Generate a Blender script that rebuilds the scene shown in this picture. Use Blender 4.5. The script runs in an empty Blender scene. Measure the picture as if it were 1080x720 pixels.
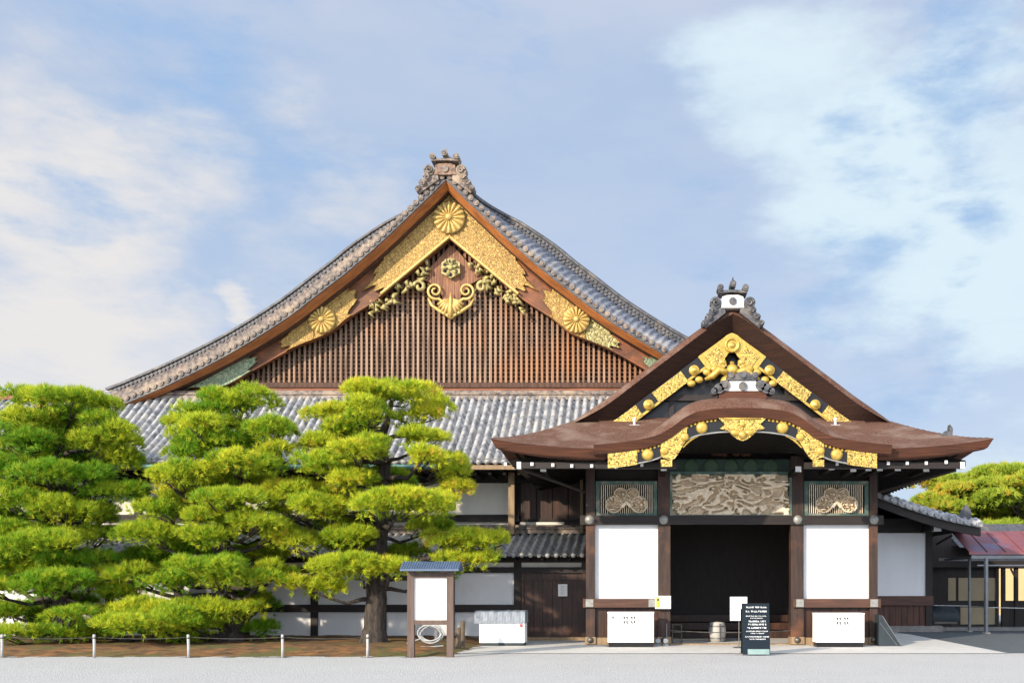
import bpy, math, random
import numpy as np
from mathutils import Vector, noise as mnoise

random.seed(7); rng = np.random.default_rng(7)
S = bpy.context.scene
COL = S.collection
R = math.radians

# ------------------------------------------------------------------ camera
FPX, CXP, HZ, EYE = 1050.0, 680.0, 615.0, 1.6
cam_d = bpy.data.cameras.new("camera"); cam = bpy.data.objects.new("camera", cam_d); COL.objects.link(cam)
cam.location = (0, 0, EYE); cam.rotation_euler = (R(90), 0, 0)
cam_d.sensor_width = 36; cam_d.lens = FPX / 1080 * 36
cam_d.shift_x = (540 - CXP) / 1080; cam_d.shift_y = (HZ - 360) / 1080
cam_d.clip_end = 3000
S.camera = cam

# ------------------------------------------------------------------ view, world, sun
S.render.engine = 'CYCLES'
S.cycles.use_denoising = True
S.cycles.max_bounces = 8
S.view_settings.view_transform = 'Standard'; S.view_settings.look = 'None'
S.view_settings.exposure = 1.0; S.view_settings.gamma = 1.0
SUN_EL, SUN_AZ = 21.0, 220.0          # the sun stands low behind the camera's left shoulder
sd = bpy.data.lights.new("sun", 'SUN'); sun = bpy.data.objects.new("sun", sd); COL.objects.link(sun)
sd.energy = 3.4; sd.angle = R(1.2); sd.color = (1.0, 0.86, 0.68)
sv = Vector((math.sin(R(SUN_AZ)) * math.cos(R(SUN_EL)), math.cos(R(SUN_AZ)) * math.cos(R(SUN_EL)), math.sin(R(SUN_EL))))
sun.rotation_euler = (-sv).to_track_quat('-Z', 'Y').to_euler()
sun.location = sv * 80

def build_world():
    w = bpy.data.worlds.new("World"); S.world = w; w.use_nodes = True
    nt = w.node_tree; nt.nodes.clear(); N, L = nt.nodes.new, nt.links.new
    out = N('ShaderNodeOutputWorld'); bg = N('ShaderNodeBackground'); bg.inputs[1].default_value = 0.1
    L(bg.outputs[0], out.inputs[0])
    sky = N('ShaderNodeTexSky'); sky.sky_type = 'NISHITA'; sky.sun_disc = False
    sky.sun_elevation = R(SUN_EL); sky.sun_rotation = R(SUN_AZ); sky.air_density = 1.0; sky.dust_density = 0.6
    tc = N('ShaderNodeTexCoord')
    def vm(op, a, b=None):
        n = N('ShaderNodeVectorMath'); n.operation = op
        L(a, n.inputs[0])
        if b is not None:
            if isinstance(b, (tuple, list)): n.inputs[1].default_value = b
            elif isinstance(b, (int, float)): n.inputs['Scale'].default_value = b
            else: L(b, n.inputs[1])
        return n
    def mth(op, a, b, clamp=False):
        n = N('ShaderNodeMath'); n.operation = op; n.use_clamp = clamp
        for i, x in enumerate((a, b)):
            if isinstance(x, (int, float)): n.inputs[i].default_value = x
            else: L(x, n.inputs[i])
        return n.outputs[0]
    def noise(vec, scale, detail=5, rough=0.55):
        n = N('ShaderNodeTexNoise'); n.inputs['Scale'].default_value = scale
        n.inputs['Detail'].default_value = detail; n.inputs['Roughness'].default_value = rough
        L(vec, n.inputs['Vector']); return n
    def mix(f, a, b):
        n = N('ShaderNodeMix'); n.data_type = 'RGBA'; n.clamp_factor = True
        if isinstance(f, (int, float)): n.inputs[0].default_value = f
        else: L(f, n.inputs[0])
        for i, x in ((6, a), (7, b)):
            if isinstance(x, tuple): n.inputs[i].default_value = x + (1,)
            else: L(x, n.inputs[i])
        return n.outputs[2]
    d = tc.outputs['Generated']
    st = vm('MULTIPLY', d, (1.0, 1.0, 2.6)).outputs[0]
    n1 = noise(st, 3.2, 6, 0.6)
    wv = vm('SUBTRACT', n1.outputs['Color'], (0.5, 0.5, 0.5))
    wv = vm('SCALE', wv.outputs[0], 0.34)
    dw = vm('ADD', d, wv.outputs[0]).outputs[0]
    n2 = noise(st, 2.1, 7, 0.58).outputs['Fac']
    def blob(px, py, r0, r1, amp):
        v = Vector((px - CXP, FPX, HZ - py)).normalized()
        ds = vm('DISTANCE', dw, tuple(v)).outputs['Value']
        mr = N('ShaderNodeMapRange'); mr.interpolation_type = 'SMOOTHSTEP'
        L(ds, mr.inputs[0]); mr.inputs[1].default_value = r1; mr.inputs[2].default_value = r0
        mr.inputs[3].default_value = 0; mr.inputs[4].default_value = amp
        return mr.outputs[0]
    n3 = noise(st, 5.5, 8, 0.6).outputs['Fac']
    def total(bl, k=1.0):
        t = None
        for b in bl:
            o = blob(*b); t = o if t is None else mth('MAXIMUM', t, o)
        e = mth('ADD', t, mth('MULTIPLY', mth('SUBTRACT', n3, 0.5), k))
        mr = N('ShaderNodeMapRange'); mr.interpolation_type = 'SMOOTHSTEP'; L(e, mr.inputs[0])
        mr.inputs[1].default_value = .22; mr.inputs[2].default_value = .85; mr.inputs[3].default_value = 0; mr.inputs[4].default_value = .92
        return mr.outputs[0]
    base = sky.outputs[0]
    def C(r, g, b):                                              # cloud and sky radiance for a wanted picture colour
        f = lambda v: ((v/255+.055)/1.055)**2.4*10/2**S.view_settings.exposure
        return (f(r), f(g), f(b))
    veil = mix(0.85, base, C(182, 202, 231))                       # thin high cloud everywhere
    soft = mth('MULTIPLY', mth('SUBTRACT', n2, 0.40, True), 2.6, True)
    c = mix(mth('MULTIPLY', soft, 1.0), veil, C(208, 215, 233))   # lilac grey streaks
    warm = total([(40, 300, 0.02, 0.20, 0.9), (170, 205, 0.0, 0.14, 0.6), (10, 190, 0.0, 0.12, 0.6), (110, 345, 0.02, 0.16, 0.75),
                  (245, 345, 0.0, 0.055, 0.72), (300, 280, 0.0, 0.16, 0.5), (340, 170, 0.0, 0.16, 0.5), (20, 110, 0.0, 0.14, 0.42), (60, 400, 0.02, 0.14, 0.7)])
    c = mix(warm, c, C(239, 235, 232))
    cool = total([(940, 190, 0.04, 0.22, 0.95), (1040, 250, 0.02, 0.18, 0.95), (830, 80, 0.02, 0.17, 0.7), (1060, 140, 0.03, 0.16, 0.8),
                  (705, 248, 0.0, 0.03, 0.5), (960, 290, 0.0, 0.1, 0.6), (1075, 490, 0.02, 0.12, 0.6)])
    c = mix(cool, c, C(225, 243, 252))
    n3 = noise(st, 7.5, 8, 0.62).outputs['Fac']
    dark = total([(1025, 212, 0.0, 0.09, 0.62), (870, 285, 0.01, 0.12, 0.62), (890, 120, 0.0, 0.08, 0.5), (1050, 25, 0.02, 0.14, 0.6), (130, 225, 0.0, 0.09, 0.55),
                  (200, 80, 0.03, 0.25, 0.5), (960, 115, 0.0, 0.05, 0.5), (340, 215, 0.0, 0.07, 0.35), (960, 370, 0.0, 0.18, 0.42), (60, 235, 0.0, 0.12, 0.5), (700, 330, 0.0, 0.2, 0.36), (480, 60, 0.0, 0.2, 0.34)], 1.5)
    c = mix(dark, c, C(155, 190, 232))
    sep = N('ShaderNodeSeparateXYZ'); L(d, sep.inputs[0])          # added glow in the unseen sky behind the camera, to lift the shade
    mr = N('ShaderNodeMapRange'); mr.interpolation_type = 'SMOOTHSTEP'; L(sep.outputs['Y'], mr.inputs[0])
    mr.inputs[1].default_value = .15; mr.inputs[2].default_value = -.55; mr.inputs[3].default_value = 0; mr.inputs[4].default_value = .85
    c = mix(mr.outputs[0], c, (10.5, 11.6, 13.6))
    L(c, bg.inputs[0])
build_world()

# ------------------------------------------------------------------ helpers
def at(px, py, Y): return Vector(((px - CXP) * Y / FPX, Y, EYE + (HZ - py) * Y / FPX))
def ax(px, Y): return (px - CXP) * Y / FPX
def az(py, Y): return EYE + (HZ - py) * Y / FPX

def pchip(pts):
    xs = np.array([p[0] for p in pts], float); ys = np.array([p[1] for p in pts], float)
    h = np.diff(xs); dl = np.diff(ys) / h; m = np.zeros(len(xs)); m[0] = dl[0]; m[-1] = dl[-1]
    for i in range(1, len(xs) - 1):
        m[i] = 0 if dl[i-1] * dl[i] <= 0 else (h[i-1] + h[i]) / (h[i-1] / dl[i-1] + h[i] / dl[i])
    def f(x):
        x = min(max(x, xs[0]), xs[-1]); i = min(int(np.searchsorted(xs, x, side='right')) - 1, len(xs) - 2); i = max(i, 0)
        t = (x - xs[i]) / h[i]
        return float((2*t**3 - 3*t*t + 1) * ys[i] + (t**3 - 2*t*t + t) * h[i] * m[i] + (3*t*t - 2*t**3) * ys[i+1] + (t**3 - t*t) * h[i] * m[i+1])
    return f
def sstep(a, b, x):
    t = min(max((x - a) / (b - a), 0), 1); return t * t * (3 - 2 * t)

class MB:
    def __init__(s): s.v = []; s.f = []
    def add(s, vs, fs):
        o = len(s.v); s.v += [tuple(p) for p in vs]; s.f += [tuple(i + o for i in f) for f in fs]; return s
    def box(s, x0, x1, y0, y1, z0, z1):
        x0, x1 = min(x0, x1), max(x0, x1); y0, y1 = min(y0, y1), max(y0, y1); z0, z1 = min(z0, z1), max(z0, z1)
        return s.add([(x0,y0,z0),(x1,y0,z0),(x1,y1,z0),(x0,y1,z0),(x0,y0,z1),(x1,y0,z1),(x1,y1,z1),(x0,y1,z1)],
                     [(0,3,2,1),(4,5,6,7),(0,1,5,4),(1,2,6,5),(2,3,7,6),(3,0,4,7)])
    def prism(s, pts, y0, y1):
        """outline in x-z (any winding), thickened from y0 (front) to y1"""
        n = len(pts); a = sum(pts[i][0]*pts[(i+1)%n][1] - pts[(i+1)%n][0]*pts[i][1] for i in range(n))
        if a < 0: pts = pts[::-1]
        vs = [(p[0], y0, p[1]) for p in pts] + [(p[0], y1, p[1]) for p in pts]
        fs = [tuple(range(n)), tuple(range(2*n-1, n-1, -1))] + [(i, i+n, (i+1)%n+n, (i+1)%n) for i in range(n)]
        return s.add(vs, fs)
    def prism_x(s, pts, x0, x1):
        """outline in y-z, thickened along x"""
        n = len(pts)
        vs = [(x0, p[0], p[1]) for p in pts] + [(x1, p[0], p[1]) for p in pts]
        fs = [tuple(range(n)), tuple(range(2*n-1, n-1, -1))] + [(i, i+n, (i+1)%n+n, (i+1)%n) for i in range(n)]
        return s.add(vs, fs)
    def cyl(s, p0, p1, r0, n=10, r1=None, cap=True):
        return s.tube([p0, p1], [r0, r0 if r1 is None else r1], n, cap)
    def tube(s, path, rad, n=8, cap=True):
        path = [Vector(p) for p in path]; rings = []; up = None; vs = []; fs = []
        for i, p in enumerate(path):
            t = (path[min(i+1, len(path)-1)] - path[max(i-1, 0)]).normalized()
            if up is None: up = Vector((0,0,1)) if abs(t.z) < 0.9 else Vector((1,0,0))
            a = (up - t * up.dot(t)).normalized(); b = t.cross(a); up = a
            r = rad[i] if isinstance(rad, (list, tuple)) else rad
            for k in range(n):
                an = 2*math.pi*k/n; vs.append(p + (a*math.cos(an) + b*math.sin(an)) * r)
        m = len(path)
        for i in range(m-1):
            for k in range(n):
                fs.append((i*n+k, i*n+(k+1)%n, (i+1)*n+(k+1)%n, (i+1)*n+k))
        if cap: fs += [tuple(range(n-1, -1, -1)), tuple((m-1)*n + k for k in range(n))]
        return s.add(vs, fs)
    def grid(s, P):
        """P[i][j] points"""
        r, c = len(P), len(P[0]); vs = [p for row in P for p in row]
        return s.add(vs, [(i*c+j, i*c+j+1, (i+1)*c+j+1, (i+1)*c+j) for i in range(r-1) for j in range(c-1)])
    def ball(s, c, rx, ry=None, rz=None, n=10, m=7):
        ry = rx if ry is None else ry; rz = rx if rz is None else rz; P = []
        for i in range(m+1):
            th = math.pi * i / m
            P.append([(c[0]+rx*math.sin(th)*math.cos(2*math.pi*k/n), c[1]+ry*math.sin(th)*math.sin(2*math.pi*k/n), c[2]+rz*math.cos(th)) for k in range(n+1)])
        return s.grid(P)
    def lathe(s, c, prof, n=16, axis='z'):
        """prof: (radius, height) along the axis"""
        P = []
        for r, h in prof:
            row = []
            for k in range(n+1):
                a = 2*math.pi*k/n; u, v = r*math.cos(a), r*math.sin(a)
                row.append((c[0]+u, c[1]+v, c[2]+h) if axis == 'z' else (c[0]+u, c[1]-h, c[2]+v))
            P.append(row)
        return s.grid(P)
    def build(s, name, mat, parent=None, smooth=False):
        me = bpy.data.meshes.new(name); off = Vector(parent_world(parent)) if parent else Vector((0,0,0))
        arr = np.array(s.v, np.float64) - np.array(off)
        me.from_pydata(arr.tolist(), [], s.f); me.validate(); me.update()
        if mat: me.materials.append(mat)
        if smooth: me.polygons.foreach_set('use_smooth', [True]*len(me.polygons))
        o = bpy.data.objects.new(name, me); COL.objects.link(o)
        if parent: o.parent = parent
        return o
def parent_world(p):
    v = Vector((0,0,0))
    while p: v = v + p.location; p = p.parent
    return v
def tag(o, label=None, cat=None, group=None, kind=None):
    if label: o['label'] = label
    if cat: o['category'] = cat
    if group: o['group'] = group
    if kind: o['kind'] = kind
    return o
def thing(name, label, cat, loc, group=None):
    o = bpy.data.objects.new(name, None); COL.objects.link(o); o.location = loc; o.empty_display_size = 0.3
    return tag(o, label, cat, group)
def solid(name, label, cat, loc, mb, mat, group=None, smooth=False):
    """a thing of one mesh with its origin at its base"""
    e = bpy.data.objects.new("tmp", None); e.location = loc
    me = bpy.data.meshes.new(name); me.from_pydata((np.array(mb.v) - np.array(loc)).tolist(), [], mb.f); me.validate(); me.update()
    me.materials.append(mat)
    if smooth: me.polygons.foreach_set('use_smooth', [True]*len(me.polygons))
    bpy.data.objects.remove(e)
    o = bpy.data.objects.new(name, me); COL.objects.link(o); o.location = loc
    return tag(o, label, cat, group)

# ------------------------------------------------------------------ materials
def mat(name, c1, c2=None, rough=0.7, metal=0.0, scale=4.0, stretch=(1,1,1), lo=0.35, hi=0.65, bump=0.0, bscale=None, bstretch=None,
        detail=6, spec=0.4, c3=None, s3=0.7, lo3=0.5, hi3=0.7, dist=0.02, wave=None, k=0.72):
    m = bpy.data.materials.new(name); m.use_nodes = True; nt = m.node_tree; N, L = nt.nodes.new, nt.links.new
    b = nt.nodes['Principled BSDF']; b.inputs['Roughness'].default_value = rough; b.inputs['Metallic'].default_value = metal
    b.inputs['Specular IOR Level'].default_value = spec
    c2 = c2 or tuple(x*0.8 for x in c1)
    c1, c2 = tuple(x*k for x in c1), tuple(x*k for x in c2); c3 = c3 and tuple(x*k for x in c3)
    tc = N('ShaderNodeTexCoord')
    def nz(sc, stv, det=detail):
        mp = N('ShaderNodeMapping'); mp.inputs['Scale'].default_value = stv; L(tc.outputs['Object'], mp.inputs[0])
        n = N('ShaderNodeTexNoise'); n.inputs['Scale'].default_value = sc; n.inputs['Detail'].default_value = det; n.inputs['Roughness'].default_value = 0.6
        L(mp.outputs[0], n.inputs['Vector']); return n.outputs['Fac']
    def ramp(f, lo, hi, a, bb):
        mr = N('ShaderNodeMapRange'); L(f, mr.inputs[0]); mr.inputs[1].default_value = lo; mr.inputs[2].default_value = hi
        mx = N('ShaderNodeMix'); mx.data_type = 'RGBA'; L(mr.outputs[0], mx.inputs[0])
        for i, x in ((6, a), (7, bb)):
            if isinstance(x, tuple): mx.inputs[i].default_value = x + (1,)
            else: L(x, mx.inputs[i])
        return mx.outputs[2]
    f = nz(scale, stretch)
    if wave:
        mp = N('ShaderNodeMapping'); mp.inputs['Scale'].default_value = wave[1]; L(tc.outputs['Object'], mp.inputs[0])
        v = N('ShaderNodeTexVoronoi'); v.feature = 'DISTANCE_TO_EDGE'; v.inputs['Scale'].default_value = wave[0]; v.inputs['Randomness'].default_value = 1
        nn = N('ShaderNodeTexNoise'); nn.inputs['Scale'].default_value = wave[0]*0.7; L(mp.outputs[0], nn.inputs['Vector'])
        mv = N('ShaderNodeMix'); mv.data_type = 'VECTOR'; mv.inputs[0].default_value = 0.25
        L(mp.outputs[0], mv.inputs[4]); L(nn.outputs['Color'], mv.inputs[5]); L(mv.outputs[1], v.inputs['Vector'])
        f = v.outputs['Distance']
    col = ramp(f, lo, hi, c1, c2)
    if c3: col = ramp(nz(s3, (1,1,1), 5), lo3, hi3, col, c3)
    L(col, b.inputs['Base Color'])
    if bump:
        bp = N('ShaderNodeBump'); bp.inputs['Strength'].default_value = bump; bp.inputs['Distance'].default_value = dist
        L(f if (bscale is None) else nz(bscale, bstretch or stretch), bp.inputs['Height']); L(bp.outputs[0], b.inputs['Normal'])
    return m

M = {}
M['gravel'] = mat('gravel', (.84,.83,.80), (.42,.42,.415), .95, scale=26, lo=.3, hi=.64, bump=1.0, bscale=30, c3=(.62,.62,.605), s3=.6, lo3=.40, hi3=.68, dist=.03)
M['apron'] = mat('apron_stone', (.76,.74,.69), (.66,.64,.60), .9, scale=3, bump=.2, bscale=60, c3=(.6,.59,.56), s3=.9, lo3=.55, hi3=.8)
M['dark_paving'] = mat('dark_paving', (.12,.14,.15), (.09,.105,.115), .9, scale=3, bump=.4, bscale=80)
M['soil'] = mat('soil', (.30,.14,.045), (.10,.062,.03), .95, scale=2.6, stretch=(1,2.2,1), lo=.4, hi=.6, bump=.9, bscale=18, c3=(.13,.125,.035), s3=.8, lo3=.50, hi3=.62)
M['stone'] = mat('stone', (.34,.32,.29), (.22,.21,.20), .9, scale=5, bump=.5, bscale=20)
M['plaster'] = mat('white_plaster', (.80,.80,.80), (.72,.725,.73), .85, scale=1.1, stretch=(1,1,.5), bump=.08, bscale=25, c3=(.64,.64,.63), s3=.6, lo3=.55, hi3=.85, k=.9)
M['plaster_old'] = mat('aged_plaster', (.72,.69,.62), (.63,.60,.53), .9, scale=1.2, stretch=(1,1,.5), bump=.08, bscale=25, k=1.0)
M['board_white'] = mat('white_board', (.82,.82,.81), (.79,.79,.785), .6, scale=2, k=1.0)
M['paper'] = mat('paper', (.8,.8,.78), (.77,.77,.75), .8, scale=3, k=1.0)
M['wood_dark'] = mat('dark_wood', (.030,.020,.016), (.016,.011,.010), .65, scale=5, stretch=(3,3,.35), bump=.25, bscale=14)
M['wood_beam'] = mat('beam_wood', (.030,.020,.016), (.016,.011,.010), .65, scale=5, stretch=(.35,3,3), bump=.25, bscale=14)
M['wood_red'] = mat('red_brown_wood', (.13,.048,.024), (.055,.022,.014), .6, scale=4, stretch=(3,3,.3), bump=.25, bscale=12, c3=(.20,.09,.045), s3=1.2, lo3=.55, hi3=.8)
M['wood_post'] = mat('post_wood', (.068,.034,.022), (.026,.015,.011), .6, scale=4, stretch=(3,3,.3), bump=.25, bscale=12, c3=(.22,.085,.035), s3=1.0, lo3=.55, hi3=.8)  # c3 patches put the orange sunlight on the posts into the colour
M['wood_rail'] = mat('rail_wood', (.13,.055,.032), (.07,.032,.02), .6, scale=4, stretch=(.3,3,3), bump=.25, bscale=12)
M['wood_gate'] = mat('gate_wood', (.075,.028,.014), (.024,.011,.007), .5, scale=3, stretch=(4,4,.3), bump=.25, bscale=10, c3=(.15,.055,.024), s3=1.3, lo3=.58, hi3=.78)
M['wood_grey'] = mat('weathered_wood', (.47,.31,.21), (.17,.10,.067), .8, scale=4.5, stretch=(4,4,.12), lo=.4, hi=.6, bump=.3, bscale=14, c3=(.48,.21,.09), s3=.3, lo3=.48, hi3=.66)
M['wood_plank'] = mat('pendant_board', (.42,.20,.10), (.16,.07,.04), .75, scale=5, stretch=(5,3,.2), lo=.4, hi=.6, bump=.3, bscale=12)
M['wood_back'] = mat('backing_wood', (.15,.075,.048), (.06,.032,.022), .8, scale=4, stretch=(3,3,.5))
M['wood_orange'] = mat('orange_wood', (.55,.20,.055), (.32,.11,.035), .5, scale=2.5, stretch=(.6,3,1), bump=.15, bscale=10)
M['wood_rake'] = mat('bargeboard_wood', (.38,.13,.045), (.10,.038,.018), .6, scale=1.6, stretch=(1,1,1.6), bump=.3, bscale=9, bstretch=(.5,.5,3), c3=(.16,.065,.03), s3=.8, lo3=.5, hi3=.75)
M['wood_red_strip'] = mat('red_strip_wood', (.40,.15,.075), (.18,.07,.04), .7, scale=1.5, stretch=(1,1,4))
M['wood_tan'] = mat('carved_wood', (.80,.69,.52), (.62,.49,.34), .75, scale=9, bump=.3, bscale=20, k=1.0)
M['wood_sign'] = mat('sign_wood', (.17,.115,.09), (.11,.072,.055), .7, scale=4, stretch=(3,3,.4), bump=.2, bscale=14)
M['wood_pale'] = mat('pale_wood', (.42,.30,.18), (.27,.18,.10), .75, scale=4, stretch=(3,3,.4), bump=.2, bscale=12)
M['tile'] = mat('roof_tile', (.47,.47,.465), (.15,.155,.175), .40, scale=5, stretch=(1,1,1), lo=.4, hi=.62, bump=.15, bscale=20, spec=.6, c3=(.58,.54,.48), s3=2.2, lo3=.5, hi3=.75)
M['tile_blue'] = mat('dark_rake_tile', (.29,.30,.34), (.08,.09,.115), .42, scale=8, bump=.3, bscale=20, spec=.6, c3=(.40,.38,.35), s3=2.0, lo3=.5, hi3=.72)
M['wood_tile'] = mat('brown_ridge_tile', (.36,.22,.14), (.12,.075,.055), .6, scale=6, lo=.4, hi=.6, bump=.5, bscale=16)
M['tile_lean'] = mat('small_roof_tile', (.58,.56,.52), (.24,.24,.25), .45, scale=5, bump=.15, bscale=20, spec=.6, c3=(.55,.52,.45), s3=1.4, lo3=.5, hi3=.75)
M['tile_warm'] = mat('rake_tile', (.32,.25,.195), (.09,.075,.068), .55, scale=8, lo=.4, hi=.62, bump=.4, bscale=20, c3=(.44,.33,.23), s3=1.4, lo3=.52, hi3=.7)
M['tile_dark'] = mat('ridge_tile', (.15,.145,.15), (.045,.047,.055), .5, scale=7, bump=.5, bscale=16, c3=(.30,.25,.19), s3=1.4, lo3=.55, hi3=.78)
M['bark'] = mat('cypress_bark', (.23,.112,.070), (.080,.034,.022), .95, scale=8, stretch=(2.2,6,6), lo=.38, hi=.62, bump=1.0, bscale=22, bstretch=(1.5,4,6), c3=(.29,.20,.15), s3=1.3, lo3=.48, hi3=.72)
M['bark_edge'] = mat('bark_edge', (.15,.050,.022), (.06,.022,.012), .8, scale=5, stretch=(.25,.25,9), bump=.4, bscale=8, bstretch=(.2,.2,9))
M['bark_shade'] = mat('shaded_bark_edge', (.060,.023,.013), (.028,.012,.008), .85, scale=5, stretch=(.25,.25,9), bump=.4, bscale=8, bstretch=(.2,.2,9))  # darker copy of bark_edge: shade of the undercut verge put into the colour
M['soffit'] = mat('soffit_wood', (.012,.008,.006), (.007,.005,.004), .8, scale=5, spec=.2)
M['black'] = mat('black_lacquer', (.010,.009,.009), (.006,.006,.006), .35, scale=5)
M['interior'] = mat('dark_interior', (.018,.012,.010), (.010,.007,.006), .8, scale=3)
M['gold'] = mat('gold_fitting', (.80,.56,.12), (.56,.36,.07), .36, metal=.45, scale=14, bump=.5, bscale=22, dist=.015)
M['gold_work'] = mat('engraved_gold', (.09,.05,.012), (.80,.55,.13), .38, metal=.4, lo=.02, hi=.10, wave=(13.0,(1,1,1)), bump=.8, dist=.02)
M['gilt'] = mat('old_gilt_scrollwork', (.10,.05,.012), (.43,.275,.08), .5, metal=.2, lo=.012, hi=.08, wave=(11.0,(1,1,1)), bump=.9, dist=.04, k=1.0)
M['gilt_green'] = mat('greened_gilt', (.08,.075,.025), (.38,.33,.14), .5, metal=.15, lo=.012, hi=.10, wave=(8.0,(1,1,1)), bump=1.0, dist=.05, k=1.0)
M['gilt_plain'] = mat('old_gilt', (.60,.42,.14), (.44,.30,.09), .5, metal=.2, scale=7, bump=.4, bscale=14, k=1.0)
M['gilt_carved'] = mat('carved_gilt', (.20,.17,.06), (.52,.43,.18), .55, metal=.15, scale=9, bump=.6, bscale=14, k=1.0)
M['verdigris'] = mat('verdigris_copper', (.07,.14,.10), (.28,.32,.20), .6, metal=.1, lo=.01, hi=.10, wave=(9.0,(1,1,1)), bump=.9, dist=.05, k=1.0)
M['teal'] = mat('teal_copper', (.16,.33,.30), (.10,.22,.20), .6, metal=.2, scale=3)
M['green'] = mat('green_paint', (.025,.06,.042), (.014,.034,.024), .6, scale=4)
M['green_pale'] = mat('pale_green_paint', (.10,.19,.155), (.05,.10,.085), .65, scale=4, c3=(.30,.30,.24), s3=2.5, lo3=.5, hi3=.65)
M['green_disc'] = mat('green_roundel', (.05,.10,.05), (.03,.07,.04), .6, scale=5)
M['cap_white'] = mat('white_paint', (.80,.80,.78), (.68,.68,.66), .7, scale=6, k=1.0)
M['ridge_white'] = mat('ridge_plaster', (.74,.73,.70), (.52,.51,.50), .8, scale=3, k=1.0)
M['iron'] = mat('iron_fitting', (.22,.20,.18), (.12,.11,.10), .45, metal=.6, scale=10)
M['rivet'] = mat('pale_rivet', (.42,.42,.39), (.28,.28,.26), .5, metal=.3, scale=10)
M['pole'] = mat('painted_post', (.60,.60,.58), (.45,.45,.43), .6, scale=8)
M['rope'] = mat('rope', (.10,.095,.085), (.07,.065,.06), .9, scale=20)
M['navy'] = mat('navy_board', (.006,.017,.028), (.004,.013,.022), .6, scale=3, spec=.2)
M['silver'] = mat('pale_green_plate', (.30,.42,.40), (.20,.31,.30), .4, scale=4)
M['ink'] = mat('ink', (.06,.06,.065), (.04,.04,.045), .8, scale=3)
M['white_letter'] = mat('white_letter', (.80,.81,.81), (.76,.77,.77), .6, scale=3, k=1.0)
M['yellow'] = mat('yellow_print', (.75,.58,.05), (.68,.5,.04), .7, scale=3, k=1.0)
M['red'] = mat('red_print', (.60,.07,.08), (.5,.05,.06), .7, scale=3, k=1.0)
M['tarp_grey'] = mat('grey_tarp', (.36,.41,.47), (.27,.31,.36), .5, scale=3, bump=.5, bscale=6)
M['tarp_dark'] = mat('dark_tarp', (.035,.05,.06), (.022,.033,.04), .55, scale=3, bump=.6, bscale=6)
M['roof_slate'] = mat('blue_grey_sheet', (.13,.19,.29), (.10,.145,.22), .45, scale=4)
M['roof_red'] = mat('red_metal_sheet', (.20,.066,.068), (.15,.05,.06), .5, scale=1.2, c3=(.09,.12,.20), s3=.55, lo3=.52, hi3=.70, k=1.0)
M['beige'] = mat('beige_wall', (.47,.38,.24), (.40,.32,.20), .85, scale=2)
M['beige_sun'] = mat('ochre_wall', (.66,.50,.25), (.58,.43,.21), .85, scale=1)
M['metal_grey'] = mat('grey_metal', (.30,.31,.32), (.22,.23,.24), .4, metal=.5, scale=4)
M['hose'] = mat('hose', (.55,.56,.55), (.45,.46,.45), .5, scale=8)
M['stake'] = mat('old_stake_wood', (.20,.15,.10), (.10,.075,.05), .85, scale=6, stretch=(2,2,.5), bump=.4, bscale=14)
M['barrel'] = mat('pale_barrel', (.56,.54,.50), (.44,.42,.38), .6, scale=4)
M['pinebark'] = mat('pine_bark', (.105,.085,.07), (.035,.027,.022), .95, scale=7, stretch=(1.6,1.6,.45), bump=1.0, bscale=9, bstretch=(1.6,1.6,.45), dist=.06)

def needle_mat(name, a, b, tl=0.3):
    m = bpy.data.materials.new(name); m.use_nodes = True; nt = m.node_tree; nt.nodes.clear(); N, L = nt.nodes.new, nt.links.new
    out = N('ShaderNodeOutputMaterial'); at_ = N('ShaderNodeAttribute'); at_.attribute_name = 'tint'
    mx = N('ShaderNodeValToRGB'); L(at_.outputs['Fac'], mx.inputs[0]); e = mx.color_ramp.elements
    e[0].position = 0; e[0].color = a + (1,); e[1].position = .90; e[1].color = b + (1,); q = e.new(1.0); q.color = (.62, .40, .05, 1)
    d = N('ShaderNodeBsdfPrincipled'); d.inputs['Roughness'].default_value = .55; d.inputs['Specular IOR Level'].default_value = .25
    t = N('ShaderNodeBsdfTranslucent'); L(mx.outputs[0], d.inputs['Base Color']); L(mx.outputs[0], t.inputs['Color'])
    ms = N('ShaderNodeMixShader'); ms.inputs[0].default_value = tl; L(d.outputs[0], ms.inputs[1]); L(t.outputs[0], ms.inputs[2]); L(ms.outputs[0], out.inputs[0])
    return m
M['needle'] = needle_mat('pine_needles', (.12,.29,.012), (.64,.64,.035), .24)
M['needle_far'] = needle_mat('far_pine_needles', (.13,.27,.02), (.5,.55,.06), .4)

# ------------------------------------------------------------------ ground
def sheet(name, x0, x1, y0, y1, z, m, nx=1, ny=1, fn=None):
    P = [[(x0+(x1-x0)*i/nx, y0+(y1-y0)*j/ny, z + (fn(x0+(x1-x0)*i/nx, y0+(y1-y0)*j/ny) if fn else 0)) for i in range(nx+1)] for j in range(ny+1)]
    o = MB().grid(P).build(name, m); o['kind'] = 'structure'; return o
sheet('ground', -900, 900, -300, 1500, 0, M['gravel'])
sheet('pavement', -4.15, 8.3, 22.7, 31.5, .012, M['apron'])
sheet('path', 8.3, 60, 22.9, 40, .008, M['dark_paving'])  # dark blue-grey ground right of the pavement
def mound(x, y):
    e = min(1, max(0, min((x+32)/3, (-4.18-x)/.9, (y-21.55)/1.6)))
    return .15*e*e*(3-2*e) - .014 + .03*mnoise.noise((x*2.3, y*2.3, 0)) + .012*mnoise.noise((x*7, y*7, 4))
sheet('soil_bed', -32, -4.18, 21.55, 28.0, .006, M['soil'], 330, 70, mound)

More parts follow.
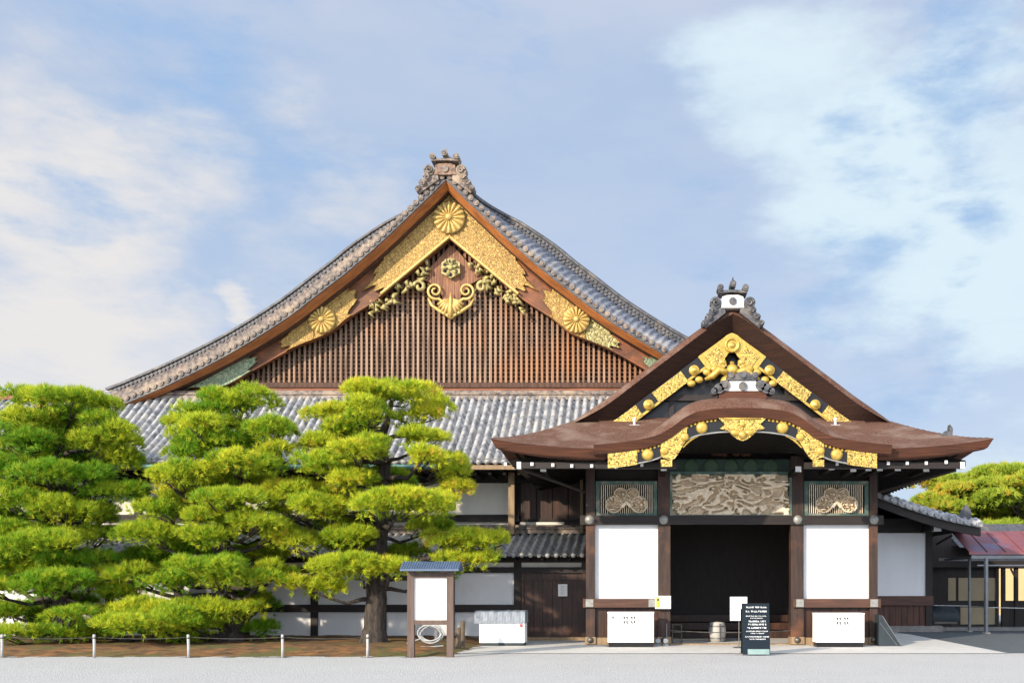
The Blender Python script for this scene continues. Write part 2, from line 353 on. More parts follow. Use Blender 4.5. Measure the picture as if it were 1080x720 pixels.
# ------------------------------------------------------------------ tile sheets
PITCH = .24
def tile_profile(pitch, r):
    h = pitch / 2
    xs = [-h, -h*.82, -r, -r*.82, -r*.45, 0, r*.45, r*.82, r, h*.82]
    zs = [-.045, -.03, 0, r*.72, r*1.12, r*1.25, r*1.12, r*.72, 0, -.03]
    return xs, zs
def tiled_slope(x0, x1, prof, mb, pitch=PITCH, r=.082, rows=12, clip=None, ends=True):
    """prof(t) -> (Y, Z, nY, nZ), t = 0 at the eave, 1 at the top. Rows step like overlapping tiles."""
    n = int(round((x1 - x0) / pitch)); pitch = (x1 - x0) / n
    xs, zs = tile_profile(pitch, r); ts = []
    for k in range(rows): ts += [(k/rows, .014), ((k+.96)/rows, 0)]
    ts.append((1, 0)); P = []
    for t, st in ts:
        Y, Z, ny, nz = prof(t); row = []
        for i in range(n):
            xc = x0 + (i+.5)*pitch
            for a, b in zip(xs, zs):
                x = xc + a
                if clip: x = clip(x, Y)
                row.append((x, Y + ny*(b+st), Z + nz*(b+st)))
        P.append(row)
    mb.grid(P)
    if ends:
        Y, Z, ny, nz = prof(0)
        for i in range(n):
            xc = x0 + (i+.5)*pitch
            if clip and abs(clip(xc, Y) - xc) > 1e-6: continue
            mb.cyl((xc, Y-.03, Z+.01), (xc, Y+.05, Z+.02), r*1.12, 10)
def slope_prof(Y0, Z0, Y1, Z1, sag):
    def f(t):
        Y = Y0 + (Y1-Y0)*t; Z = Z0 + (Z1-Z0)*t - sag*math.sin(math.pi*t)
        dz = (Z1-Z0) - sag*math.pi*math.cos(math.pi*t); dy = Y1-Y0; l = math.hypot(dy, dz)
        return Y, Z, -dz/l, dy/l
    return f

# ------------------------------------------------------------------ main palace hall
HC = -6.25                                          # x of the big gable's axis
hall = thing('palace_hall', 'great wooden hall with the huge gold trimmed lattice gable and grey tiled roof', 'palace', (HC, 31, 0))

def hall_walls():
    # upper wall strip above the lean-to
    Y = 30.0; zt, zb = 4.62, 3.67
    xs = [-20.5] + [ax(p, Y) for p in (38, 146, 254, 362, 469, 543)]
    for a, b in zip(xs[:-1], xs[1:]):
        MB().box(a+.1, b-.1, Y, Y+.1, zb, zt).build('plaster_panel', M['plaster_old'], hall)
        MB().box(a+.1, b-.1, Y, Y+.1, 3.25, 3.46).build('plaster_panel', M['plaster_old'], hall)
    for x in xs[:-1]:
        MB().box(x-.1, x+.1, Y-.06, Y+.16, 3.2, 5.3).build('post', M['wood_dark'], hall)
    MB().box(-.09+xs[-1], .09+xs[-1], Y-.8, Y-.62, 3.05, 4.9).build('post', M['wood_pale'], hall)
    MB().box(-20.5, ax(548, Y), Y-.09, Y+.14, 3.46, 3.67).build('tie_beam', M['wood_beam'], hall)
    MB().box(-20.5, 7, Y-.05, Y+.14, 4.62, 5.4).build('frieze_board', M['wood_beam'], hall)
    # dark timber shutters beside the porch
    xa, xb = ax(549, Y), ax(700, Y); m = MB()
    n = 9
    for i in range(n): m.box(xa+(xb-xa)*i/n+.01, xa+(xb-xa)*(i+1)/n-.01, Y+.02, Y+.08, 3.2, 4.62)
    m.build('timber_shutter', M['wood_gate'], hall)
    MB().box(xa, ax(595, 29.9), Y-.12, Y-.031, 3.26, 3.44).build('plaster_panel', M['plaster_old'], hall)
    MB().box(xa, xb, Y-.03, Y+.018, 3.44, 3.54).build('shutter_rail', M['wood_beam'], hall)
    MB().box(ax(612, 29.5), ax(615, 29.5), 29.4, 29.5, 3.1, 4.9).build('post', M['wood_pale'], hall)
    # body of the building behind
    m = MB(); m.box(-19.5, 6.5, 30.2, 54, 0, 5.2); m.build('hall_body', M['wood_dark'], hall)
    # low front wall
    Y = 28.0
    posts = [ax(p, Y) for p in (-172, -100, -28, 44, 116, 188, 260, 332, 404, 476, 546)]
    for a, b in zip(posts[:-1], posts[1:]):
        MB().box(a+.1, b-.1, Y, Y+.08, 1.01, 1.90).build('plaster_panel', M['plaster'], hall)
        MB().box(a+.1, b-.1, Y, Y+.08, .13, .80).build('plaster_panel', M['plaster'], hall)
        MB().box(a+.1, b-.1, Y, Y+.08, 2.06, 2.19).build('frieze_panel', M['plaster_old'], hall)
    for x in posts: MB().box(x-.1, x+.1, Y-.07, Y+.12, .02, 2.28).build('post', M['wood_dark'], hall)
    MB().box(posts[0], posts[-1]+.1, Y-.1, Y+.1, .80, 1.01).build('rail', M['wood_beam'], hall)
    MB().box(posts[0], -1.5, Y-.1, Y+.1, 1.90, 2.06).build('lintel', M['wood_beam'], hall)
    MB().box(posts[0], -1.5, Y-.13, Y+.1, 2.19, 2.30).build('wall_plate', M['wood_beam'], hall)
    MB().box(posts[0], posts[-1]+.1, Y-.12, Y+.1, -.05, .13).build('sill_stone', M['stone'], hall)
    # gate
    xa, xb = ax(550, Y), ax(617, Y)
    MB().box(xb-.09, xb+.05, Y-.07, Y+.12, .02, 2.28).build('post', M['wood_gate'], hall)
    g = MB(); n = 6
    for i in range(n):
        a = xa+.05+(xb-xa-.14)*i/n; g.box(a+.004, a+(xb-xa-.14)/n-.004, Y+.02, Y+.06, .12, 1.88)
    gate = g.build('gate', M['wood_gate'], hall)
    MB().box(xa, xb-.1, Y-.02, Y+.018, 1.70, 1.90).build('gate_rail', M['wood_gate'], gate)
    MB().box(xa, xb-.1, Y-.02, Y+.018, .10, .24).build('gate_rail', M['wood_gate'], gate)
    MB().box(xa, xa+.06, Y-.03, Y+.06, .1, 1.9).build('gate_frame', M['wood_rail'], gate)
    MB().box(xa, xb-.1, Y, Y+.08, 2.06, 2.19).build('frieze_panel', M['plaster_old'], hall)
    MB().box(xa, xb, Y-.16, Y+.1, .0, .10).build('threshold', M['wood_pale'], hall)
hall_walls()

def hall_lower_roof():
    m = MB()
    def clip(x, Y): return max(min(x, 4.5 + (31.8-Y)), -17.1 - (31.8-Y))
    tiled_slope(-20.4, 7.8, slope_prof(28.5, 5.07, 31.8, 7.5, .12), m, rows=13, clip=clip)
    m.build('lower_roof', M['tile'], hall, True)
    # hipped side slopes
    m = MB()
    for s in (-1, 1):
        e = -17.1 if s < 0 else 4.5
        m.grid([[(e + s*3.3, 28.5, 5.07), (e + s*3.3, 54, 5.07)], [(e, 31.8, 7.5), (e, 54, 7.5)]] if s > 0 else
               [[(e, 31.8, 7.5), (e, 54, 7.5)], [(e + s*3.3, 28.5, 5.07), (e + s*3.3, 54, 5.07)]])
        m.tube([(e + s*3.35, 28.45, 5.15), (e + s*1.6, 30.2, 6.2), (e, 31.8, 7.62)], .16, 8)
    m.build('side_roof', M['tile'], hall)
    m = MB(); m.box(-17.6, 5.0, 31.72, 32.15, 7.45, 7.60); m.box(-17.6, 5.0, 31.69, 32.15, 7.615, 7.68); m.tube([(-17.6, 31.85, 7.7), (5, 31.85, 7.7)], .07, 8)
    m.build('ridge_course', M['tile_warm'], hall)
    MB().box(-20.3, 7.8, 28.47, 28.60, 4.86, 4.985).build('eave_board', M['wood_pale'], hall)
    m = MB(); m.tube([(-20, 28.40, 4.93), (-5.6, 28.40, 4.93)], .065, 8); m.build('gutter', M['teal'], hall)
    m = MB(); tips = MB(); x = -20
    while x < 7.6:
        m.box(x-.045, x+.045, 28.62, 30.0, 4.72, 4.84); tips.box(x-.05, x+.05, 28.60, 28.618, 4.715, 4.845); x += .42
    m.box(-20.2, 7.7, 28.6, 30.2, 4.85, 4.9)
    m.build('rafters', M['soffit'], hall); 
hall_lower_roof()

def hall_lean_to():
    m = MB(); xr = -1.6
    tiled_slope(-20.4, xr, slope_prof(27.25, 2.36, 29.8, 3.10, .05), m, pitch=.235, r=.06, rows=9)
    lt = m.build('lean_to_roof', M['tile_lean'], hall, True)
    m = MB(); m.box(-20.4, xr, 29.62, 29.93, 3.08, 3.20); m.box(-20.4, xr, 29.59, 29.93, 3.213, 3.27)
    m.tube([(-20.4, 29.72, 3.29), (xr, 29.72, 3.29)], .06, 8); m.build('ridge_course', M['tile_warm'], hall)
    m = MB(); x = -20.3
    while x < xr: m.box(x-.035, x+.035, 27.3, 28.1, 2.24, 2.30); x += .38
    m.box(-20.4, xr, 27.28, 28.0, 2.303, 2.33); m.build('lean_to_rafters', M['soffit'], hall)
hall_lean_to()

# --- the big gable
AZ = 14.41; YV = 31.3
dV = pchip([(0,0),(.5,.5),(1.05,1.03),(2.0,1.93),(3.2,2.98),(3.8,3.44),(5.18,4.48),(7.04,5.62),(8.8,6.50),(10.3,7.15),(11.0,7.42)])
V = lambda u: AZ - dV(abs(u))
LL = pchip([(0,12.63),(1.98,10.99),(2.41,10.65),(3.26,10.10),(3.87,9.62),(5.1,9.10),(6.25,8.46),(7.13,7.95),(7.5,7.86),(11,7.84)])
def vnorm(u):
    e = .03; s = 1 if u >= 0 else -1; a = abs(u)
    d = (V(a+e) - V(max(a-e, 0))) / (a+e - max(a-e, 0)); l = math.hypot(1, d)
    return (-d/l*s, 1/l)
def arc_samples(umax, step):
    us = [0.0]; 
    while us[-1] < umax:
        d = (dV(us[-1]+.02) - dV(us[-1])) / .02; us.append(us[-1] + step / math.hypot(1, d))
    return us
def swell(u): return .25 + .75*sstep(.2, 3.0, abs(u))

def hall_gable():
    P_, r = .235, .062
    for side in (-1, 1):
        us = arc_samples(10.95, P_/8)
        m = MB(); rows = []
        cross = [(YV+.02, .02), (YV, .10), (YV+.12, .24), (YV+.35, .42), (YV+.75, .58), (YV+1.2, .66)]
        for i, u in enumerate(us):
            ph = (i % 8) / 8 * P_ - P_/2
            h = math.sqrt(max(r*r - ph*ph, 0)) if abs(ph) < r else -.01
            nx, nz = vnorm(u); nx *= side; k = swell(u); row = []
            for j, (y, n) in enumerate(cross):
                o = n*(k if j > 1 else min(1, .5+k)) + (h if j > 0 else 0)
                row.append((HC + side*u + nx*o, y, V(u) + nz*o))
            rows.append(row)
        if side > 0: rows = [list(reversed(q)) for q in rows]
        m.grid(rows)
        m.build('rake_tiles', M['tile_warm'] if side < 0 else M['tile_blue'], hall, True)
        # round tile ends along the verge
        m = MB()
        for i, u in enumerate(us):
            if i % 8 != 4: continue
            nx, nz = vnorm(u); x, z = HC + side*u + nx*side*.05, V(u) + nz*.05
            m.cyl((x, YV-.06, z), (x, YV+.1, z), .088, 12); m.cyl((x, YV-.075, z), (x, YV-.05, z), .05, 8)
        m.build('tile_ends', M['tile_warm'], hall)
        # flat edge tiles under the round ends
        m = MB(); A = []
        for u in us[::4]:
            nx, nz = vnorm(u); nx *= side; q = []
            for y, n in ((YV-.02, .0), (YV-.02, -.1), (YV+.5, -.12)): q.append((HC+side*u+nx*n, y, V(u)+nz*n))
            A.append(q)
        m.grid(A); m.build('verge_edge', M['tile_dark'], hall)
        # soffit and its board
        A = []; B = []
        for u in us[::4]:
            nx, nz = vnorm(u); nx *= side
            k = 1 - .55*sstep(5, 9.5, u)
            A.append([(HC+side*u+nx*n, y, V(u)+nz*n) for y, n in ((YV+.04, -.1), (YV+.06, -.11-.02*k), (YV+.30, -.11-.15*k))])
            B.append([(HC+side*u+nx*n, y, V(u)+nz*n) for y, n in ((YV+.301, -.11-.145*k), (32.02, -.10-.17*k))])
        MB().grid(A).build('verge_board', M['wood_orange'], hall); MB().grid(B).build('verge_soffit', M['wood_back'], hall)
        # bargeboard
        m = MB(); F = []; ue = 9.3
        for i in range(81):
            u = ue*i/80; top = V(u) - .22; bot = min(LL(u), top-.05)
            F.append((u, top, bot))
        m.grid([[(HC+side*u, 31.98, t), (HC+side*u, 31.94, t-(t-b)*.12), (HC+side*u, 31.98, t-(t-b)*.16), (HC+side*u, 31.98, b+.10 if t-b>.3 else b), (HC+side*u, 31.93, b+.08 if t-b>.3 else b), (HC+side*u, 31.93, b), (HC+side*u, 32.12, b)] for u, t, b in F])
        m.build('bargeboard', M['wood_rake'], hall)
        # descending ridge set back on the roof
        m = MB(); rows = []
        for u in us[10::3]:
            nx, nz = vnorm(u); nx *= side; k = swell(u); b0, b1 = .60*k, .60*k + .42*min(1, .35+k)
            rows.append([(HC+side*u+nx*n, y, V(u)+nz*n) for y, n in ((32.42, b0), (32.42, b1-.1), (32.36, b1-.09), (32.36, b1-.03), (32.46, b1+.02), (32.62, b1+.06), (32.8, b1), (32.85, b0))])
        m.grid(rows)
        for i, u in enumerate(us[14::5]):
            nx, nz = vnorm(u); nx *= side; k = swell(u); b1 = .60*k + .42*min(1, .35+k)
            for n in (.18, .29):
                n2 = b1 - n; uu = u + (.04 if n > .2 else 0)
                x, z = HC+side*uu+nx*n2, V(uu)+nz*n2
                m.cyl((x, 32.37, z), (x, 32.46, z), .05, 6)
        m.build('descending_ridge', M['tile_dark'], hall)
        # roof behind
        m = MB(); rows = []
        for i, u in enumerate(us):
            ph = (i % 8)/8*P_ - P_/2; h = math.sqrt(max(r*r-ph*ph, 0)) if abs(ph) < r else 0
            nx, nz = vnorm(u); nx *= side; o = .64*swell(u) + h
            rows.append([(HC+side*u+nx*o, 32.5, V(u)+nz*o), (HC+side*u+nx*o, 54, V(u)+nz*o)])
        m.grid(rows); m.build('upper_roof', M['tile'], hall, True)
    # top ridge running back
    m = MB(); m.box(HC-.35, HC+.35, 31.7, 54, 14.4, 14.95); m.tube([(HC, 31.7, 15.0), (HC, 54, 15.0)], .2, 8); m.build('main_ridge', M['tile_dark'], hall)
    # lattice wall
    Yl = 32.42; zb = 8.10; b = MB(); sl = MB(); hr = MB()
    rows = [(HC+u, LL(abs(u))+.25) for u in np.linspace(-7.3, 7.3, 61)]
    b.prism([(HC-7.3, zb-.05)] + rows + [(HC+7.3, zb-.05)], Yl+.16, Yl+.3); b.build('gable_backing', M['wood_back'], hall)
    x = -7.0
    while x < 7.01:
        t = LL(abs(x)) + .12
        if t > zb + .05: sl.box(HC+x-.036-.006*math.sin(x*37), HC+x+.036+.006*math.sin(x*53), Yl-.05, Yl+.05, zb, t)
        x += .168
    sl.build('lattice_slats', M['wood_grey'], hall)
    z = zb + .10
    while z < 12.4:
        hw = 7.0
        while hw > .1 and LL(hw) < z + .02: hw -= .05
        hr.box(HC-hw, HC+hw, Yl+.055, Yl+.10, z-.02, z+.02); z += .138
    hr.build('lattice_rails', M['wood_pale'], hall)
    MB().box(HC-8.6, HC+8.6, 32.15, 32.6, 7.93, 8.09).build('gable_beam', M['wood_back'], hall)
    MB().box(HC-9.0, HC+9.0, 32.2, 32.6, 7.70, 7.928).build('gable_base_board', M['wood_red_strip'], hall)
hall_gable()

def rosette(mb, c, r, petals=16, depth=.1):
    """sixteen-petal chrysanthemum facing the camera"""
    for k in range(petals):
        a0 = 2*math.pi*k/petals; P = []
        for i in range(7):
            t = i/6; rr = r*(.22 + .78*t); row = []
            hw = math.pi/petals*.96*(1 if t < .8 else math.sqrt(max(0, 1-((t-.8)/.2)**2*.75)))
            for j in range(5):
                s = (j-2)/2; a = a0 + s*hw
                row.append((c[0]+rr*math.cos(a), c[1]-depth*(.45+.55*(1-s*s)) * (.8+.2*math.sin(math.pi*t)), c[2]+rr*math.sin(a)))
            P.append(row)
        mb.grid(P)
    mb.lathe(c, [(0, depth*1.25), (r*.13, depth*1.2), (r*.22, depth*.9), (r*.24, 0)], 14, 'y')
    mb.lathe(c, [(r*1.0, -.02), (r*.99, depth*.35), (r*.2, depth*.3)], 32, 'y')

def hall_ornaments():
    def patch(u0, u1, side, name, m_, y=31.925, vlo=0.0, vhi=1.0, thick=.05, sc0=.0, sc1=.0, nsc=3):
        """plate fitted to the bargeboard between u0 and u1 with scalloped ends"""
        mb = MB(); nu, nv = 40, 14; F = []; Bk = []
        for i in range(nv+1):
            v = i/nv; w = vlo + (vhi-vlo)*v
            a = u0 + sc0*abs(math.sin(math.pi*nsc*v)) - (sc0*1.5*(1-abs(2*v-1)) if sc0 else 0)
            b = u1 - sc1*abs(math.sin(math.pi*nsc*v)) + (sc1*1.5*(1-abs(2*v-1)) if sc1 else 0)
            r1, r2 = [], []
            for j in range(nu+1):
                u = a + (b-a)*j/nu; t = V(u)-.25; l = min(LL(u)+.02, t-.02)
                z = l + (t-l)*w; ed = min(v, 1-v, j/nu*3, (1-j/nu)*3)
                rl = thick*(1 if ed < .07 else .55 + .25*mnoise.noise((u*5, z*5, 1.7)))
                r1.append((HC+side*u, y-rl, z)); r2.append((HC+side*u, y+.01, z))
            F.append(r1); Bk.append(r2)
        mb.grid(F if side > 0 else [list(reversed(q)) for q in F])
        ring = [F[0], [p for p in Bk[0]]]; mb.grid(ring); mb.grid([F[-1], Bk[-1]])
        mb.grid([[q[0] for q in F], [q[0] for q in Bk]]); mb.grid([[q[-1] for q in F], [q[-1] for q in Bk]])
        return mb.build(name, m_, hall)
    for s in (-1, 1):
        patch(0.0, 2.3, s, 'gold_chevron', M['gilt'], sc1=.34, nsc=4)
        patch(3.15, 4.35, s, 'gold_fitting', M['gilt'], sc0=.22, nsc=3); patch(4.36, 5.25, s, 'gold_fitting', M['gilt_green'] if s > 0 else M['gilt'], sc1=.25, nsc=3)
        patch(6.35, 9.25, s, 'end_fitting', M['verdigris'], sc0=.22, nsc=3)
        m = MB(); rosette(m, (HC+s*4.07, 31.86, (V(4.07)-.25+LL(4.07))/2), .42, depth=.14); m.build('chrysanthemum_crest', M['gilt_plain'], hall, True)
        # raised edging along the lower side of the chevron
        m = MB(); m.tube([(HC+s*u, 31.87, LL(u)+.06) for u in np.linspace(0.02, 2.2, 12)], .05, 6); m.build('chevron_edging', M['gilt_plain'], hall)
    m = MB(); rosette(m, (HC, 31.86, 13.28), .50, depth=.14); m.build('chrysanthemum_crest', M['gilt_plain'], hall, True)
    # pendant below the chevron: board, six-lobed boss, spirals and shell
    yb = 32.2
    m = MB(); pts = [(-.06,12.5),(.06,12.5),(.55,11.95),(1.05,11.5),(.62,11.28),(.30,10.9),(.28,10.6),(0,10.3),(-.28,10.6),(-.30,10.9),(-.62,11.28),(-1.05,11.5),(-.55,11.95)]
    m.prism([(HC+a, z) for a, z in pts], yb, yb+.12); pend = m.build('gable_pendant', M['wood_plank'], hall)
    c = (HC, yb-.05, 11.75)
    m = MB(); m.prism([(c[0]+.34*math.cos(k*math.pi/3+math.pi/6), c[2]+.34*math.sin(k*math.pi/3+math.pi/6)) for k in range(6)], yb-.16, yb-.002)
    for k in range(6):
        a = k*math.pi/3; m.tube([(c[0]+.12*math.cos(a), yb-.17, c[2]+.12*math.sin(a)), (c[0]+.22*math.cos(a+.3), yb-.23, c[2]+.22*math.sin(a+.3)), (c[0]+.30*math.cos(a), yb-.17, c[2]+.30*math.sin(a))], [.03,.05,.03], 6)
    m.ball((c[0], yb-.19, c[2]), .09, .07, .09)
    bs = m.build('flower_boss', M['gilt_carved'], pend)
    for k in range(6):
        a = k*math.pi/3+math.pi/6; MB().lathe((c[0]+.21*math.cos(a), yb-.16, c[2]+.21*math.sin(a)), [(0,.012),(.055,.012),(.06,0)], 10, 'y').build('boss_hole_disc', M['black'], bs)  # flat black discs stand in for the shaded holes of the boss
    m = MB()
    for s in (-1, 1):
        path, rad = [], []
        for i in range(40):
            t = i/39; a = -math.pi*.62 + t*math.pi*3.2; rr = .27*(1 - t*.82)
            path.append((HC + s*(.50 + rr*math.cos(a)), yb-.10-.06*t, 11.02 + rr*math.sin(a))); rad.append(.05*(1-t*.4))
        m.tube([(HC+s*.03, yb-.12, 10.45), (HC+s*.16, yb-.12, 10.60)] + path, [.03, .04] + rad, 7)
        m.tube([(HC+s*.74, yb-.06, 10.80), (HC+s*.62, yb-.08, 10.56), (HC+s*.36, yb-.10, 10.38), (HC+s*.12, yb-.11, 10.24), (HC, yb-.11, 10.12)], [.03,.05,.06,.05,.04], 7)
        for k in range(5):
            a = -math.pi/2 + s*(.12 + k*.27); ln = .56 - .03*k
            m.tube([(HC+s*.03, yb-.10, 10.78), (HC+.55*ln*math.cos(a), yb-.17, 10.76+.55*ln*math.sin(a)), (HC+ln*math.cos(a), yb-.11, 10.74+ln*math.sin(a))], [.02,.055,.05], 7)
    m.tube([(HC, yb-.1, 10.98), (HC, yb-.17, 10.72), (HC, yb-.2, 10.4), (HC, yb-.12, 10.1)], [.015,.05,.07,.03], 7)
    m.build('scroll_shell', M['gilt_plain'], pend, True)
    rn = random.Random(5)
    for s in (-1, 1):
        m = MB()
        for k in range(34):                                        # carved leaves along the chevron
            u = .75 + 1.75*rn.random(); z = LL(u) - .06 - rn.random()*.42*(1-abs(u-1.5)/1.6); a = rn.random()*6.3; r_ = .10+.10*rn.random()
            m.tube([(HC+s*u, yb-.02, z), (HC+s*u+r_*math.cos(a), yb-.16-.08*rn.random(), z+r_*math.sin(a)), (HC+s*u+1.5*r_*math.cos(a+.7), yb-.05, z+1.5*r_*math.sin(a+.7))], [.05,.075,.02], 6)
        m.tube([(HC+s*(1.0+.2*math.cos(t)*(1-t/9)), yb-.14, 11.15+.2*math.sin(t)*(1-t/9)) for t in np.linspace(0, 7, 20)], .06, 6)
        m.build('carved_leaves', M['gilt_carved'], hall, True)
hall_ornaments()

def ridge_ornament(parent, x, y, z, k, kz, m_body, m_tile, fall=1.0, name='ridge_ornament', m_cap=None):
    """end tile of a ridge: body, little roof with three round tiles and a spike, scrolls rolling down both sides"""
    m = MB(); m.prism([(x-.40*k, z), (x+.40*k, z), (x+.37*k, z+.46*kz), (x+.2*k, z+.54*kz), (x-.2*k, z+.54*kz), (x-.37*k, z+.46*kz)], y, y+.5*k)
    body = m.build(name, m_body, parent)
    m = MB(); m.cyl((x, y-.05*k, z+.27*kz), (x, y+.1*k, z+.27*kz), .16*kz, 14); m.build('crest', m_cap or M['tile_dark'], body)
    m = MB(); arc = [(x+a*k, z+(.60+.12*(1-(a/.5)**2)+.10*abs(a/.5)**3)*kz) for a in np.linspace(-.5, .5, 13)]
    m.prism(arc + [(p[0], p[1]-.10*kz) for p in reversed(arc)], y-.12*k, y+.6*k)
    for a, h in ((-.44,.80),(.44,.80),(0,.96)):
        m.cyl((x+a*k, y-.18*k, z+h*kz), (x+a*k, y+.4*k, z+h*kz), .14*kz, 12); m.cyl((x+a*k, y-.21*k, z+h*kz), (x+a*k, y-.1*k, z+h*kz), .08*kz, 10)
    m.tube([(x, y+.1*k, z+1.0*kz), (x, y+.1*k, z+1.15*kz), (x+.02*k, y+.1*k, z+1.33*kz)], [.09*kz,.05*kz,.015*kz], 6)
    m.build('ridge_cap', m_cap or M['tile_dark'], body)
    for s in (-1, 1):
        m = MB()
        for a, h, r in ((.60,.22,.20),(.68,-.12*fall,.15),(.84,-.42*fall,.14),(1.0,-.70*fall,.11)):
            cx, cz = x+s*a*k, z+h*kz
            m.cyl((cx, y-.02*k, cz), (cx, y+.35*k, cz), r*k, 14)
            m.tube([(cx + r*k*.72*(1-t/11)*math.cos(t)*s, y-.05*k, cz + r*k*.72*(1-t/11)*math.sin(t)) for t in np.linspace(0, 9.5, 22)], .045*k, 5)
        m.prism([(x+s*.3*k, z+.25*kz), (x+s*.75*k, z+.0*kz), (x+s*1.05*k, z-.70*kz*fall), (x+s*.95*k, z-.9*kz*fall), (x+s*.25*k, z-.2*kz)], y+.03*k, y+.3*k)
        m.build('scroll', m_tile, body)
    return body
ridge_ornament(hall, HC, 31.15, 14.38, .84, .66, M['wood_tile'], M['tile_warm'], .95, m_cap=M['tile_warm'])

# ------------------------------------------------------------------ entrance porch
PC = 2.25
porch = thing('entrance_porch', 'carriage porch with brown cypress bark roof, gold fittings and undulating front gable', 'porch', (PC, 25.8, 0))
PY = 25.8                                            # plane of the front posts
def X(px): return ax(px, PY)
def Zp(py): return az(py, PY)

dS = pchip([(0,0),(.3,.14),(.86,.52),(1.69,1.14),(2.5,1.75),(3.33,2.37),(4.16,2.88),(4.97,3.36),(5.82,3.82)])
SZ = 8.68
Sf = lambda u: SZ - dS(abs(u))
Ff = pchip([(22.6,4.59),(23.0,4.71),(23.6,4.90),(24.4,5.20),(25.2,5.53),(25.9,5.85),(27,6.4),(29,7.5),(31,8.9),(40,20)])
def lift(u, y): 
    return .24 * min(max((abs(u)-2.9)/2.92, 0), 1)**2.2 * min(max((27.0-y)/4.0, 0), 1)**2.0
def snorm(u):
    """offset direction of the porch gable's slope, turning vertical towards the apex"""
    u = abs(u); e = .03; d = (Sf(u+e)-Sf(max(u-e,0)))/(u+e-max(u-e,0)); l = math.hypot(1, d); w = min(1, u/.9)
    return -d/l*w, (1/l)*w + l*(1-w)
Kf = pchip([(0,5.62),(.46,5.605),(.98,5.54),(1.3,5.41),(1.65,5.16),(2.0,4.98),(2.39,4.89),(2.9,4.82),(3.45,4.77)])
def skirt(u, y):
    z = min(Sf(u), Ff(y)) + lift(u, y)
    return max(z, Kf(abs(u)) - .02) if abs(u) < 3.2 and y < 25.9 else z
YE, YK, YB, YG = 23.0, 22.78, 33.5, 25.35            # eave, undulating gable front, back, upper verge front

